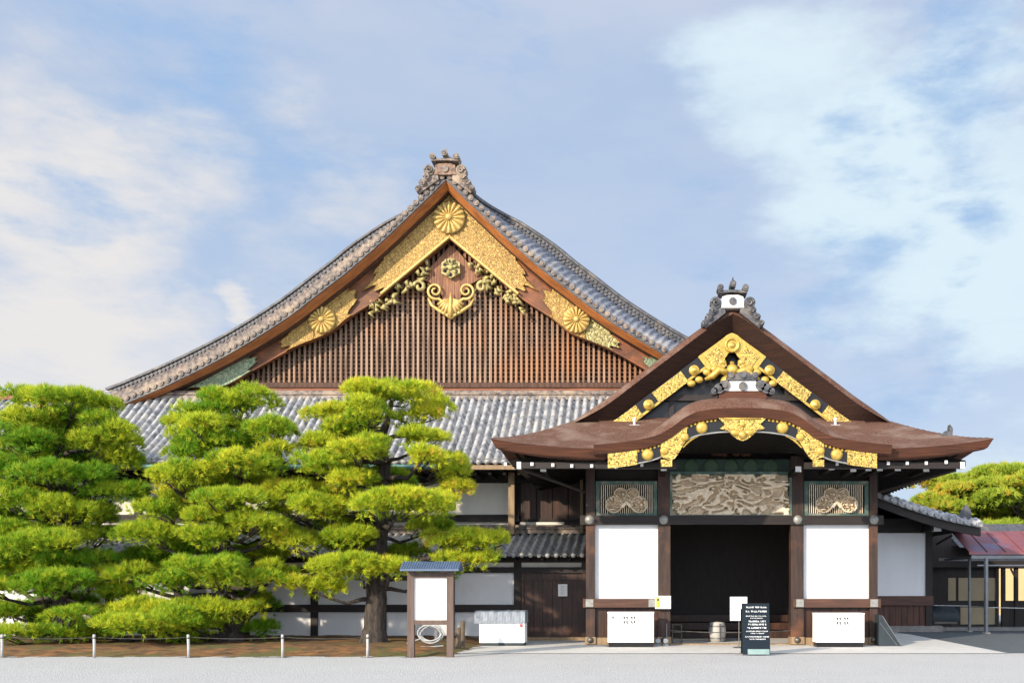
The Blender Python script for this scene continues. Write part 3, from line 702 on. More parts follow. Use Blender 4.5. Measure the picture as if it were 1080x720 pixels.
def porch_roof():
    # upper gabled roof with a rounded bark verge
    us = [i*.1 for i in range(-52, 53)]
    m = MB(); rows = []
    for u in us:
        s = 1 if u >= 0 else -1; e = .03; d = (Sf(abs(u)+e)-Sf(max(abs(u)-e,0)))/(abs(u)+e-max(abs(u)-e,0)); l = math.hypot(1,d); nx, nz = -d/l*s, 1/l
        if abs(u) < .05: nx, nz = 0, 1
        end = 1 - sstep(3.3, 4.9, abs(u))
        yf = YG + (25.95-YG)*(1-end)
        rows.append([(PC+u+nx*n*end, y, Sf(u)+nz*n*end) for y, n in ((yf+.0, -.20), (yf+.05, -.12), (yf+.18, -.04), (yf+.4, .0), (yf+.9, .02), (YB, .02))])
    rows = [list(q) for q in rows]
    m.grid([list(q) for q in zip(*rows)]); m.build('upper_roof', M['bark'], porch, True)
    # thick layered bark edge below the verge, undercut
    for s in (-1, 1):
        A = []; 
        for i in range(46):
            u = 4.5*i/45; nx, nz = snorm(u); nx *= s
            end = 1 - sstep(3.3, 4.6, u); yf = YG + (25.95-YG)*(1-end); k = max(end, .02)
            A.append([(PC+s*u+nx*n, y, Sf(u)+nz*n) for y, n in ((yf, -.20*k), (yf+.03, -.22*k-.005), (yf+.40*k, -.52*k-.02), (yf+.43*k, -.55*k-.02), (25.97, -.60*k-.02))])
        if s > 0: A = [list(reversed(q)) for q in A]
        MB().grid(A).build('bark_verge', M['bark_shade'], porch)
    # skirt roof: one sheet running round three sides
    ys = [YE + .08*i for i in range(38)] + [26.2, 27, 28, 29, 30, 31, 32, YB]; us = [-5.82 + .097*i for i in range(121)]
    top = [[(PC+u, y, skirt(u, y)) for u in us] for y in ys]
    MB().grid(top).build('skirt_roof', M['bark'], porch, True)
    # eave edge: undercut layered bark, then dark soffit boards
    def edge(path, inn):
        A = []
        for (x, y, z), (dx, dy) in zip(path, inn):
            A.append([(x, y, z), (x+dx*.02, y+dy*.02, z-.03), (x+dx*.11, y+dy*.11, z-.20), (x+dx*.17, y+dy*.17, z-.235), (x+dx*.6, y+dy*.6, z-.22)])
        return A
    front = [(PC+u, YE, skirt(u, YE)) for u in us]; fi = [(-(u/5.82)**9, 1) for u in us]
    m = MB(); m.grid([list(q) for q in zip(*edge(front, fi))])
    ysl = ys
    for s in (-1, 1):
        p = [(PC+s*5.82, y, skirt(5.82, y)) for y in ysl]; di = [(-s, 1 if i == 0 else 0) for i in range(len(ysl))]
        m.grid(edge(p, di))
    m.build('eave_edge', M['bark_edge'], porch)
    # soffit: closed boards from the eave to the wall plate
    m = MB()
    m.grid([[(PC+u*.93, YE+.5, skirt(u, YE)-.24) for u in us], [(PC+u*.655, 25.7, 4.95) for u in us]])
    for s in (-1, 1):
        m.grid([[(PC+s*5.4, y, skirt(5.82, y)-.24) for y in ys[5:]], [(PC+s*3.7, max(y, 25.7), 4.95) for y in ys[5:]]])
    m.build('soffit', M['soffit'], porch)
    # undulating front gable roof
    us2 = [-3.42 + .057*i for i in range(121)]; rows = []
    yk = [YK, YK+.03, YK+.1, YK+.2, YK+.35, YK+.55, YK+.8, 24, 24.4, 24.8, 25.2, 25.6, 25.95]
    for y in yk:
        row = []
        for u in us2:
            roll = .40*(1-sstep(1.5, 3.0, abs(u))) * (1-math.exp(-(y-YK)/.28))
            sideways = max(Kf(abs(u)), Ff(y)+.035)
            row.append((PC+u, y, max(Kf(abs(u)) + roll, sideways if y > YK+.15 else Kf(abs(u)))))
        rows.append(row)
    MB().grid(rows).build('undulating_roof', M['bark'], porch, True)
    A = []
    for u in us2: 
        z = Kf(abs(u)); A.append([(PC+u, y, z+n) for y, n in ((YK, 0), (YK+.02, -.03), (YK+.12, -.20), (YK+.20, -.22), (YK+.30, -.22))])
    A[0] = [(p[0]-.0, p[1], p[2]) for p in A[0]]
    m = MB(); m.grid([list(q) for q in zip(*A)])
    for s in (-1, 1):
        z = Kf(3.42); x = PC+s*3.42
        m.add([(x, YK, z), (x, YK+.5, z), (x, YK+.5, z-.2), (x, YK+.12, z-.2)], [(0,1,2,3)] if s > 0 else [(3,2,1,0)])
    m.build('undulating_edge', M['bark_edge'], porch)
    m = MB(); m.grid([[(PC+u, y, Kf(abs(u))-.225) for u in us2] for y in (YK+.302, YK+2.9)]); m.build('undulating_ceiling', M['black'], porch)  # black puts the deep shade under the arch into the ceiling's colour
porch_roof()

def porch_gables():
    # dark wall filling the upper gable
    m = MB(); us = np.linspace(-4.1, 4.1, 51)
    m.prism([(PC-4.1, 5.5)] + [(PC+u, Sf(u)-.3) for u in us] + [(PC+4.1, 5.5)], 25.98, 26.1); m.build('gable_wall', M['black'], porch)
    # short struts behind the pendant
    m = MB()
    for u in (-1.55, -.05, 1.45): m.box(PC+u-.06, PC+u+.06, 25.9, 25.98, 5.6, Sf(u)-.7)
    m.box(PC-2.4, PC+2.4, 25.88, 25.99, 6.35, 6.5); m.build('gable_strut', M['wood_dark'], porch)
    # black bargeboard with gold fittings
    def nrm(u):
        return snorm(u)
    def strip(u0, u1, n0, n1, y, s, th=.04, n=14, tooth=0):
        F = []; 
        for i in range(n+1):
            u = u0+(u1-u0)*i/n; nx, nz = nrm(u)
            F.append([(PC+s*u+nx*s*nn, Sf(u)+nz*nn) for nn in (n0-.15, n1-.15)])
        m = MB(); out = [f[0] for f in F] + [f[1] for f in reversed(F)]
        n_ = len(F)
        vs = [(p[0][0], y, p[0][1]) for p in F] + [(p[1][0], y, p[1][1]) for p in F] + [(p[0][0], y+th, p[0][1]) for p in F] + [(p[1][0], y+th, p[1][1]) for p in F]
        fs = []
        for i in range(n_-1):
            fs += [(i, i+1, n_+i+1, n_+i), (i, 2*n_+i, 2*n_+i+1, i+1), (n_+i, n_+i+1, 3*n_+i+1, 3*n_+i)]
        fs += [(0, n_, 3*n_, 2*n_), (n_-1, 3*n_-1, 4*n_-1, 2*n_-1)]
        return m.add(vs, fs)
    for s in (-1, 1):
        strip(0, 4.0, -.42, -.76, 25.72, s, .1, 30).build('bargeboard', M['black'], porch)
        strip(0, 3.35, -.72, -.78, 25.68, s, .05, 30).build('gold_edging', M['gold'], porch)
        strip(0, 1.22, -.42, -.86, 25.66, s, .05, 12).build('gold_chevron', M['gold'], porch)
        strip(.55, 1.1, -.52, -1.05, 25.63, s, .04, 8).build('engraved_plate', M['gold_work'], porch)
        strip(1.68, 2.42, -.45, -.78, 25.66, s, .05, 8).build('engraved_plate', M['gold_work'], porch)
        m = strip(2.85, 3.55, -.44, -.74, 25.66, s, .05, 8); 
        nx, nz = nrm(3.55); u = 3.55
        m.prism([(PC+s*(3.55+nx*-.59), Sf(3.55)+nz*-.59), (PC+s*(3.55+nx*-.89), Sf(3.55)+nz*-.89), (PC+s*4.1, Sf(4.1)-.46)], 25.66, 25.71)
        m.build('gold_end_plate', M['gold_work'], porch)
        for u in (1.45, 2.63):
            nx, nz = nrm(u); m = MB(); c = (PC+s*(u+nx*-.79), 25.66, Sf(u)+nz*-.79)
            m.lathe(c, [(0,.06),(.07,.055),(.08,.03),(.12,.04),(.14,0),(.14,-.06)], 18, 'y'); m.build('gold_boss', M['gold'], porch, True)
        # short brackets of gilt under the chevron
        m = MB()
        for k in range(5):
            u = .25+k*.2; m.ball((PC+s*u, 25.66, Sf(u)-1.27-.05*(k%2)), .11, .06, .09)
        m.build('gilt_spray', M['gold'], porch, True)
    z0 = Sf(0) - .17
    m = MB(); c = (PC, 25.64, z0-.78); m.lathe(c, [(0,.05),(.07,.05),(.08,.02),(.14,.02),(.15,.05),(.19,.05),(.2,0)], 20, 'y'); m.build('gold_crest', M['gold'], porch, True)
    m = MB()
    for s in (-1, 1): m.ball((PC+s*.13, 25.60, z0-1.72), .18, .09, .16)
    m.ball((PC, 25.58, z0-1.85), .14, .09, .2); m.ball((PC, 25.58, z0-1.42), .15, .1, .15); m.box(PC-.05, PC+.05, 25.62, 25.68, z0-1.9, z0-1.2)
    for s in (-1, 1): m.tube([(PC+s*.12, 25.6, z0-1.5), (PC+s*.34, 25.58, z0-1.42), (PC+s*.5, 25.62, z0-1.58), (PC+s*.7, 25.64, z0-1.66)], [.09,.11,.1,.04], 8)
    m.build('gold_pendant', M['gold'], porch, True)
    # undulating black board with gold on the front
    def kstrip(u0, u1, n0, n1, y, th, n=24):
        F = [(PC+u0+(u1-u0)*i/n, Kf(abs(u0+(u1-u0)*i/n))) for i in range(n+1)]; m = MB()
        f0 = (lambda t: n0) if not callable(n0) else n0; f1 = (lambda t: n1) if not callable(n1) else n1
        out = [(p[0], p[1]+f0(i/n)) for i, p in enumerate(F)] + [(p[0], p[1]+f1(i/n)) for i, p in reversed(list(enumerate(F)))]
        n_ = n+1; top = out[:n_]; bot = out[n_:][::-1]
        vs = [(a[0], y, a[1]) for a in top] + [(a[0], y, a[1]) for a in bot] + [(a[0], y+th, a[1]) for a in top] + [(a[0], y+th, a[1]) for a in bot]; fs = []
        for i in range(n): fs += [(i, n_+i, n_+i+1, i+1), (i, i+1, 2*n_+i+1, 2*n_+i), (n_+i, 3*n_+i, 3*n_+i+1, n_+i+1)]
        fs += [(0, 2*n_, 3*n_, n_), (n_-1, 2*n_-1, 4*n_-1, 3*n_-1)]
        return m.add(vs, fs)
    kstrip(-3.1, 3.1, -.20, -.50, 22.98, .12, 80).build('undulating_board', M['black'], porch)
    kstrip(-2.9, 2.9, -.50, -.525, 22.96, .1, 80).build('board_edging', M['rivet'], porch)
    for s in (-1, 1):
        m = MB()
        for i in range(24): u = .62 + 2.15*i/23; m.ball((PC+s*u, 22.96, Kf(u)-.235), .035, .03, .035, 6, 4)
        m.build('gold_beads', M['gold'], porch)
    for s in (-1, 1):
        a, b = sorted((s*3.1, s*2.42)); kstrip(a, b, -.20, -.545, 22.93, .05, 8).build('gold_end_plate', M['gold_work'], porch)
        a, b = sorted((s*1.28, s*1.88))
        kstrip(a, b, -.20, (lambda t, s=s: -.52-.22*math.sin(math.pi*(t if s > 0 else 1-t))**1.5), 22.93, .05, 12).build('gold_leaf_plate', M['gold_work'], porch)
        for u in (1.33, 1.80): MB().lathe((PC+s*u, 22.93, Kf(u)-.42), [(0,.04),(.06,.04),(.09,.025),(.10,0)], 14, 'y').build('leaf_boss', M['gold'], porch, True)
        MB().box(PC+s*1.62, PC+s*1.88, 22.92, 22.975, Kf(1.8)-.78, Kf(1.8)-.62).build('gold_shoe', M['gold_work'], porch)
        for u in (.93, 2.18):
            m = MB(); m.lathe((PC+s*u, 22.96, Kf(u)-.36), [(0,.07),(.08,.07),(.12,.05),(.14,.0),(.14,-.03)], 16, 'y'); m.build('gold_boss', M['gold'], porch, True)
        m = MB()
        for k in range(4): m.tube([(PC+s*(1.0+k*.05), 22.99, Kf(1.0)-.53-.02*k), (PC+s*(1.25+k*.04), 22.97, Kf(1.25)-.55-.05*k)], [.012,.02], 5)
        m.build('gilt_spray', M['gold'], porch)
    m = MB(); z = 5.62
    m.prism([(PC-.56, z-.21), (PC+.56, z-.21), (PC+.40, z-.36), (PC+.52, z-.46), (PC+.34, z-.50), (PC+.24, z-.60), (PC+.12, z-.70), (PC, z-.74), (PC-.12, z-.70), (PC-.24, z-.60), (PC-.34, z-.50), (PC-.52, z-.46), (PC-.40, z-.36)], 22.90, 22.98)
    hub = m.build('gold_pendant', M['gold_work'], porch)
    m = MB(); m.box(PC-.42, PC+.42, 22.88, 22.899, z-.25, z-.215); m.ball((PC, 22.9, z-.36), .07, .04, .06)
    for s in (-1, 1): m.ball((PC+s*.16, 22.9, z-.55), .12, .05, .08)
    m.ball((PC, 22.88, z-.60), .10, .06, .1); m.build('pendant_relief', M['gold'], hub, True)
    # ridge end tile of the undulating gable
    x, y, zb = PC+.03, 23.15, 5.98
    MB().box(x-.55, x+.55, y+.02, y+.6, zb-.08, zb+.09).build('ridge_base', M['bark_edge'], porch)
    m = MB(); m.prism([(x-.40, zb+.095), (x+.40, zb+.095), (x+.30, zb+.34), (x-.30, zb+.34)], y, y+.4); rb = m.build('ridge_ornament', M['ridge_white'], porch)
    m = MB(); m.cyl((x, y-.05, zb+.2), (x, y+.05, zb+.2), .10, 14)
    m.prism([(x-.34, zb+.345), (x+.34, zb+.345), (x+.36, zb+.47), (x+.2, zb+.45), (x+.12, zb+.52), (x-.12, zb+.52), (x-.2, zb+.45), (x-.36, zb+.47)], y-.06, y+.4)
    for a in (-.28, 0, .28): m.cyl((x+a, y-.1, zb+.45), (x+a, y+.3, zb+.45), .075, 10)
    m.build('ridge_cap', M['tile_dark'], rb)
    for s in (-1, 1):
        m = MB()
        for a, h, r in ((.42,.22,.13),(.55,.15,.12),(.66,.09,.08)): m.cyl((x+s*a, y-.03, zb+h), (x+s*a, y+.3, zb+h), r, 12); m.cyl((x+s*a, y-.06, zb+h), (x+s*a, y, zb+h), r*.5, 10)
        m.build('scroll', M['tile_dark'], rb)
    m = MB(); m.box(PC-.24, PC+.24, 25.6, YB, SZ-.1, SZ+.16); m.build('ridge_course', M['tile_dark'], porch)
    ridge_ornament(porch, PC-.02, 25.22, SZ-.10, .72, .60, M['ridge_white'], M['tile_dark'], .95)
    # small fittings standing on the skirt
    for px in (669, 881):
        c = at(px, 447, 25.4); m = MB(); m.cyl((c.x, c.y, c.z-.12), (c.x, c.y, c.z+.12), .03, 8); m.ball((c.x, c.y, c.z+.12), .05, n=8, m=5); m.box(c.x-.12, c.x+.12, c.y-.04, c.y+.04, c.z-.06, c.z-.02)
        m.build('roof_bracket', M['cap_white'], porch)
    c = at(1000, 456, 24.2); m = MB(); m.prism([(c.x-.22, c.z-.12), (c.x+.1, c.z-.12), (c.x+.12, c.z+.10), (c.x+.05, c.z+.2), (c.x+.03, c.z+.02), (c.x-.05, c.z+.05), (c.x-.1, c.z-.02)], c.y, c.y+.2); m.build('hip_end_tile', M['tile_dark'], porch)
porch_gables()

def porch_eaves():
    # eave beam in two lengths, rafters with white painted ends, side rafters
    for s in (-1, 1):
        a, b = sorted((PC+s*1.5, PC+s*5.15)); MB().box(a, b, 23.35, 23.5, 4.30, 4.44).build('eave_beam', M['wood_beam'], porch)
        MB().box(PC+s*5.153, PC+s*5.25, 23.34, 23.51, 4.29, 4.45).build('beam_end', M['cap_white'], porch)
    Y = 23.30
    for px, py in ((533,489),(561,489),(583,490),(603,491),(624,491),(650,492),(677,490),(862,490),(883,489),(909,489),(937,488),(957,488),(977,488),(998,487)):
        c = at(px, py, Y); a = .034
        MB().box(c.x-a, c.x+a, Y, Y+.012, c.z-.04, c.z+.035).build('rafter_end', M['cap_white'], porch)
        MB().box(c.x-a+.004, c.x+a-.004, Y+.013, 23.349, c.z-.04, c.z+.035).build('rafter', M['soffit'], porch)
    Y = 24.4
    for px, py in ((573,494),(700,493),(842,494),(877,492),(900,494),(916,493),(928,493),(947,493),(977,494)):
        c = at(px, py, Y); a = .07
        MB().box(c.x-a, c.x+a, Y, Y+.012, c.z-.075, c.z+.055).build('bracket_end', M['cap_white'], porch)
        MB().box(c.x-a+.01, c.x+a-.01, Y+.013, 25.8, c.z-.07, c.z+.05).build('bracket_arm', M['soffit'], porch)
    for s in (-1, 1):
        r = MB(); y = 23.8
        while y < 33:
            r.add([(PC+s*3.7, y, 4.72), (PC+s*5.42, y, 4.40), (PC+s*5.42, y+.11, 4.40), (PC+s*3.7, y+.11, 4.72), (PC+s*3.7, y, 4.86), (PC+s*5.42, y, 4.54), (PC+s*5.42, y+.11, 4.54), (PC+s*3.7, y+.11, 4.86)],
                  [(0,3,2,1),(4,5,6,7),(0,1,5,4),(1,2,6,5),(2,3,7,6),(3,0,4,7)]); y += .38
        r.build('side_rafters', M['soffit'], porch)
        m = MB(); m.tube([(PC+s*5.1, 23.55, 4.28), (PC+s*3.8, 25.6, 3.95)], .04, 6); m.build('corner_brace', M['wood_dark'], porch)
porch_eaves()

def porch_front():
    posts = [(618,627.5),(694,707),(834,847.5),(917,925.5)]
    zt = 4.9
    for a, b in posts:
        p = MB().box(X(a), X(b), PY-.02, PY+.32, .03, zt).build('post', M['wood_post'], porch)
        MB().box(X(a)-.02, X(b)+.02, PY-.05, PY+.34, .03, .22).build('post_shoe', M['wood_pale'], p)
        m = MB(); c = ((X(a)+X(b))/2, PY-.05, .14); m.lathe(c, [(0,.06),(.05,.05),(.08,.02),(.085,0)], 12, 'y'); m.build('nail_cover', M['iron'], p, True)
    # head beam and floor sill
    MB().box(X(612), X(931), PY-.10, PY-.022, Zp(553), Zp(543.5)).build('head_beam', M['wood_beam'], porch)
    for px in (622, 700, 841, 921):
        m = MB(); m.lathe((X(px), PY-.10, Zp(548)), [(0,.06),(.07,.05),(.11,.02),(.12,0)], 14, 'y'); m.build('nail_cover', M['rivet'], porch, True)
    for a, b in ((615, 695), (836, 928)):
        MB().box(X(a), X(b), PY-.10, PY-.022, Zp(640), Zp(631)).build('waist_rail', M['wood_rail'], porch)
        for px in (a+7, b-7):
            MB().box(X(px-4), X(px+4), PY-.118, PY-.101, Zp(639.5), Zp(631.5)).build('rail_cap', M['rivet'], porch)
    for a, b in ((627.5, 694), (847.5, 917)):
        MB().box(X(a), X(b), PY+.10, PY+.16, Zp(631), Zp(553)).build('plaster_panel', M['plaster'], porch)
        m = MB(); n = 7
        for i in range(n): m.box(X(a)+(X(b)-X(a))*i/n+.004, X(a)+(X(b)-X(a))*(i+1)/n-.004, PY+.08, PY+.13, .1, Zp(640))
        m.build('plank_panel', M['wood_gate'], porch)
        MB().box(X(a), X(b), PY, PY+.2, .0, .2).build('floor_sill', M['wood_pale'], porch)
        # transom lattice with a cloud shaped carving
        za, zb = Zp(545), Zp(507)
        f = MB(); f.box(X(a)+.08, X(b)-.02, PY+.02, PY+.1, zb-.09, zb); f.box(X(a)+.08, X(b)-.02, PY+.02, PY+.1, za+.02, za+.10)
        f.box(X(a)+.02, X(a)+.12, PY+.015, PY+.11, za+.02, zb); f.box(X(b)-.12, X(b)-.02, PY+.015, PY+.11, za+.02, zb)
        fr = f.build('transom_frame', M['green_pale'], porch)
        m = MB(); x = X(a)+.16
        while x < X(b)-.13: m.box(x-.009, x+.009, PY+.06, PY+.085, za+.09, zb-.08); x += .055
        m.build('transom_bars', M['wood_tan'], fr)
        MB().box(X(a)+.02, X(b)-.02, PY+.16, PY+.2, za, zb+.5).build('transom_back', M['interior'], porch)
        cx, cz = (X(a)+X(b))/2, (za+zb)/2; m = MB()
        for dx, dz, r in ((-.31,-.14,.225),(.31,-.14,.225),(-.14,.11,.19),(.14,.11,.19)):
            m.lathe((cx+dx*1.05, PY+.03, cz+dz), [(r*.78,.03),(r*.82,.08),(r*.92,.10),(r,.07),(r,.0)], 24, 'y')
            P = []
            for i in range(13):
                rr = r*.8*i/12; P.append([(cx+dx*1.05+rr*math.cos(q), PY+.03-.16*sstep(.05, .35, abs(mnoise.noise((rr*11*math.cos(q)+dx*9, rr*17*math.sin(q)+dz*9, 3)))), cz+dz+rr*math.sin(q)) for q in np.linspace(0, 2*math.pi, 41)])
            m.grid(P)
        m.tube([(cx-.12, PY-.02, cz-.2), (cx, PY-.05, cz-.08), (cx+.12, PY-.02, cz-.2)], .06, 8)
        m.build('cloud_carving', M['wood_tan'], fr)
    # carved transom over the doorway
    x0, x1, z0, z1 = X(709), X(832.5), Zp(543), Zp(500)
    def hgt(x, z):
        p = Vector((x*1.1, z*2.2, .3)); w = mnoise.noise_vector(p*1.3)*.55; q = Vector((x*3.3+w.x*2.4, z*6.2+w.y*2.4, .7))
        a = 1-abs(mnoise.noise(q))*2.2; b = 1-abs(mnoise.noise(q*2.3+Vector((5,3,1))))*1.8
        return max(0, .62*a + .38*b)
    NX, NZ = 250, 92; P = []
    for j in range(NZ+1):
        z = z0+(z1-z0)*j/NZ; row = []
        for i in range(NX+1):
            x = x0+(x1-x0)*i/NX; h = hgt(x, z); h = sstep(.46, .60, h)*.20 + .06*h
            row.append((x, PY+.24-h, z))
        P.append(row)
    MB().grid(P).build('carved_panel', M['wood_tan'], porch, True)
    f = MB(); f.box(x0-.06, x1+.06, PY-.04, PY+.22, z1, z1+.07); f.box(x0-.06, x0, PY-.04, PY+.22, z0-.04, z1); f.box(x1, x1+.06, PY-.04, PY+.22, z0-.04, z1)
    f.box(x0, x1, PY-.03, PY+.1, z0-.05, z0+.01); f.build('carving_frame', M['green_pale'], porch)
    # green painted beam with roundels, dark wall above
    MB().box(x0-.06, x1+.06, PY+.02, PY+.3, z1+.073, Zp(484)).build('painted_beam', M['green'], porch)
    for px in (729, 750, 771, 792, 813):
        m = MB(); m.lathe((X(px), PY+.02, Zp(491.5)), [(0,.03),(.15,.028),(.19,.015),(.2,0)], 18, 'y'); m.build('roundel', M['green_disc'], porch)
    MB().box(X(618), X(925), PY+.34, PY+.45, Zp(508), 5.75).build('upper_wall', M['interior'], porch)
    m = MB(); rn = random.Random(3)
    for k in range(26):
        a = rn.uniform(-.45, .45); m.ball((PC+a, PY+.15, 4.95+rn.uniform(0, .26)*(1-abs(a)/.5)), .09, .1, .06, 7, 5)
    m.build('frog_leg_carving', M['wood_red'], porch)
    # interior
    xa, xb = X(619), X(925)
    m = MB(); m.box(xa, xa+.15, PY+.33, 31.2, 0, 4.9); m.box(xb-.15, xb, PY+.33, 31.2, 0, 4.9); m.build('side_wall', M['wood_dark'], porch)
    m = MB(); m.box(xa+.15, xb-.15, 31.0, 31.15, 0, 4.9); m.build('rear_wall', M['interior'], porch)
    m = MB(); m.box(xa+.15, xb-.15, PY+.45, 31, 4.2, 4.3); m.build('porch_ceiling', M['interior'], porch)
    for i, (y, z) in enumerate(((29.0,.22),(29.45,.44),(29.9,.66),(30.35,.88))):
        MB().box(xa+.3, xb-.3, y, y+1.0+.2*(3-i), z-.2, z).build('step', M['wood_gate'], porch)
    MB().box(X(707), X(834), PY+.02, PY+.16, 0, .045).build('door_sill', M['wood_pale'], porch)
porch_front()

# ------------------------------------------------------------------ right-hand wing, shelter, gallery, rear hall
def side_wing():
    Y = 33.0
    t = thing('side_wing', 'white panelled wing with sloping tiled roof behind the porch corner', 'building', (8.4, Y, 0))
    x0, x1 = ax(900, Y), ax(976, Y); xp = ax(983, Y)
    MB().box(x0, x1, Y, Y+.1, 1.19, 3.27).build('plaster_panel', M['plaster'], t)
    MB().box(x1, xp, Y-.06, Y+.2, .2, 3.9).build('post', M['wood_dark'], t)
    MB().box(x0, xp+.02, Y-.09, Y+.1, .88, 1.19).build('waist_rail', M['wood_rail'], t)
    m = MB(); n = 12
    for i in range(n): m.box(x0+(x1-x0)*i/n+.005, x0+(x1-x0)*(i+1)/n-.005, Y, Y+.06, .2, .88)
    m.build('plank_panel', M['wood_red'], t)
    MB().box(x0, xp+.3, Y-.2, Y+.3, 0, .2).build('foundation', M['stone'], t)
    MB().box(x0, xp, Y-.05, Y+.1, 3.27, 3.75).build('lintel', M['wood_beam'], t)
    MB().box(x0, x1, Y+.1, 42, .2, 3.7).build('wing_body', M['wood_dark'], t)
    b = MB().box(ax(981, 32), ax(984, 32), 31.9, 34, az(559.5, 32), az(553, 32)).build('purlin', M['wood_dark'], t)
    MB().box(ax(984, 32), ax(992, 32), 31.9, 32.1, az(560, 32), az(553, 32)).build('purlin_end', M['cap_white'], t)
    prof = pchip([(4.5,5.9),(6,5.1),(7.2,4.5),(8.6,3.98),(9.7,3.66),(10.65,3.48)])
    xs = [4.5 + 6.15*i/160 for i in range(161)]; rows = []
    for i, x in enumerate(xs):
        ph = (i % 6)/6*.23-.115; h = math.sqrt(max(.07**2-ph*ph, 0)) if abs(ph) < .07 else 0
        rows.append([(x, y, prof(x)+n) for y, n in ((31.48, -.12), (31.45, .0+h*.5), (31.55, .08+h), (31.9, .16+h), (42, .16+h))])
    MB().grid(rows).build('tiled_roof', M['tile'], t, True)
    m = MB()
    for x in xs[3::6]: m.cyl((x, 31.40, prof(x)-.02), (x, 31.5, prof(x)-.02), .08, 10)
    m.build('tile_ends', M['tile'], t)
    m = MB(); m.grid([[(x, y, prof(x)+n) for y, n in ((31.55,-.1),(31.55,-.38),(31.7,-.38),(31.7,-.14),(42,-.14))] for x in xs[::8]]); m.build('bargeboard', M['wood_beam'], t)
    m = MB(); c = (10.2, 31.7, prof(10.2)+.2); m.prism([(c[0]-.2, c[2]-.1), (c[0]+.2, c[2]-.1), (c[0]+.14, c[2]+.2), (c[0]+.02, c[2]+.34), (c[0]-.1, c[2]+.14)], 31.6, 31.85); m.build('corner_tile', M['tile_dark'], t)
    m = MB(); m.tube([(ax(987,33), 32.9, 2.9), (ax(996,33), 32.2, 3.15)], .04, 6); m.build('brace', M['wood_dark'], t)
side_wing()

def shelter():
    t = thing('metal_roof_shelter', 'open shelter with dull red metal roof on thin posts at the far right', 'shelter', (12.5, 32.5, 0))
    x0, x1 = 10.3, 19
    m = MB(); n = 30; P = [[], [], [], []]
    vs = []
    for i in range(n+1):
        x = x0+(x1-x0)*i/n
        for k, (y, z) in enumerate(((31.6, 2.52), (31.62, 2.60), (33.5, 3.36), (33.5, 3.28))): P[k].append((x, y, z))
    m.grid(P)
    for i in range(0, n+1, 2):
        x = x0+(x1-x0)*i/n; m.tube([(x, 31.6, 2.61), (x, 33.5, 3.37)], .018, 5)
    m.build('metal_roof', M['roof_red'], t)
    m = MB(); m.box(x0+.1, x1, 31.68, 31.78, 2.40, 2.50); m.box(x0+.1, x1, 35.2, 35.3, 2.4, 2.5)
    for x in (10.6, 13.5, 16.5): m.box(x, x+.06, 31.78, 35.2, 2.40, 2.48)
    m.build('roof_frame', M['metal_grey'], t)
    for px, y, r in ((1022.5, 32.9, .05), (1040, 31.72, .07), (1112, 31.72, .07), (1120, 35.2, .06)):
        x = ax(px, y); p = MB().cyl((x, y, .03), (x, y, 2.42), r, 10).build('shelter_post', M['metal_grey'], t)
        MB().lathe((x, y, 0), [(0,.06),(r*1.9,.05),(r*2.2,0)], 12).build('post_base', M['stone'], p)
    MB().box(x0+.3, x1, 31.72, 31.74, 2.16, 2.20).build('tie_rail', M['metal_grey'], t)
shelter()

def gallery():
    Y = 37.0
    t = thing('roofed_gallery', 'dark timber gallery with beige panels and open bays behind the shelter', 'building', (13, Y, 0))
    MB().box(ax(975, Y), 26, Y-.2, Y+3, 2.2, 3.0).build('gallery_lintel', M['wood_dark'], t)
    m = MB(); m.add([(11.4, Y-1, 2.9), (26, Y-1, 2.9), (26, Y+1.5, 3.9), (11.4, Y+1.5, 3.9), (26, Y+4, 2.9), (11.4, Y+4, 2.9)], [(0,1,2,3), (3,2,4,5)]); m.build('gallery_roof', M['tile_dark'], t)
    for a, b, c, d in ((1000, 1008, 609, 633), (1011, 1050, 609, 633), (1013, 1050, 640, 658)):
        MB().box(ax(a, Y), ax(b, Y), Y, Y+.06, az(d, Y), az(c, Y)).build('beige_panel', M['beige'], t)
    MB().box(ax(975, Y), ax(1051, Y), Y+.02, Y+.12, 0, 2.4).build('gallery_wall', M['wood_dark'], t)
    MB().box(ax(974, Y), ax(1001, Y), Y-.3, Y+.01, 2.2, 3.95).build('gallery_end', M['wood_dark'], t)
    MB().box(ax(1058, Y), 26, Y+.02, Y+.12, 0, az(633, Y)).build('gallery_dado', M['wood_dark'], t)
    for px in (1051.5, 1058.5, 1072, 1090, 1108):
        MB().box(ax(px, Y)-.06, ax(px, Y)+.06, Y-.04, Y+.14, 0, 2.4).build('post', M['wood_dark'], t)
    m = MB(); m.tube([(ax(1072, Y), Y, 1.75), (ax(1066, Y), Y, 2.15)], .04, 6); m.build('brace', M['wood_dark'], t)
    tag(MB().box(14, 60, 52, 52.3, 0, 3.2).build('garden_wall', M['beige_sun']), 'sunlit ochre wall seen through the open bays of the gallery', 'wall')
gallery()

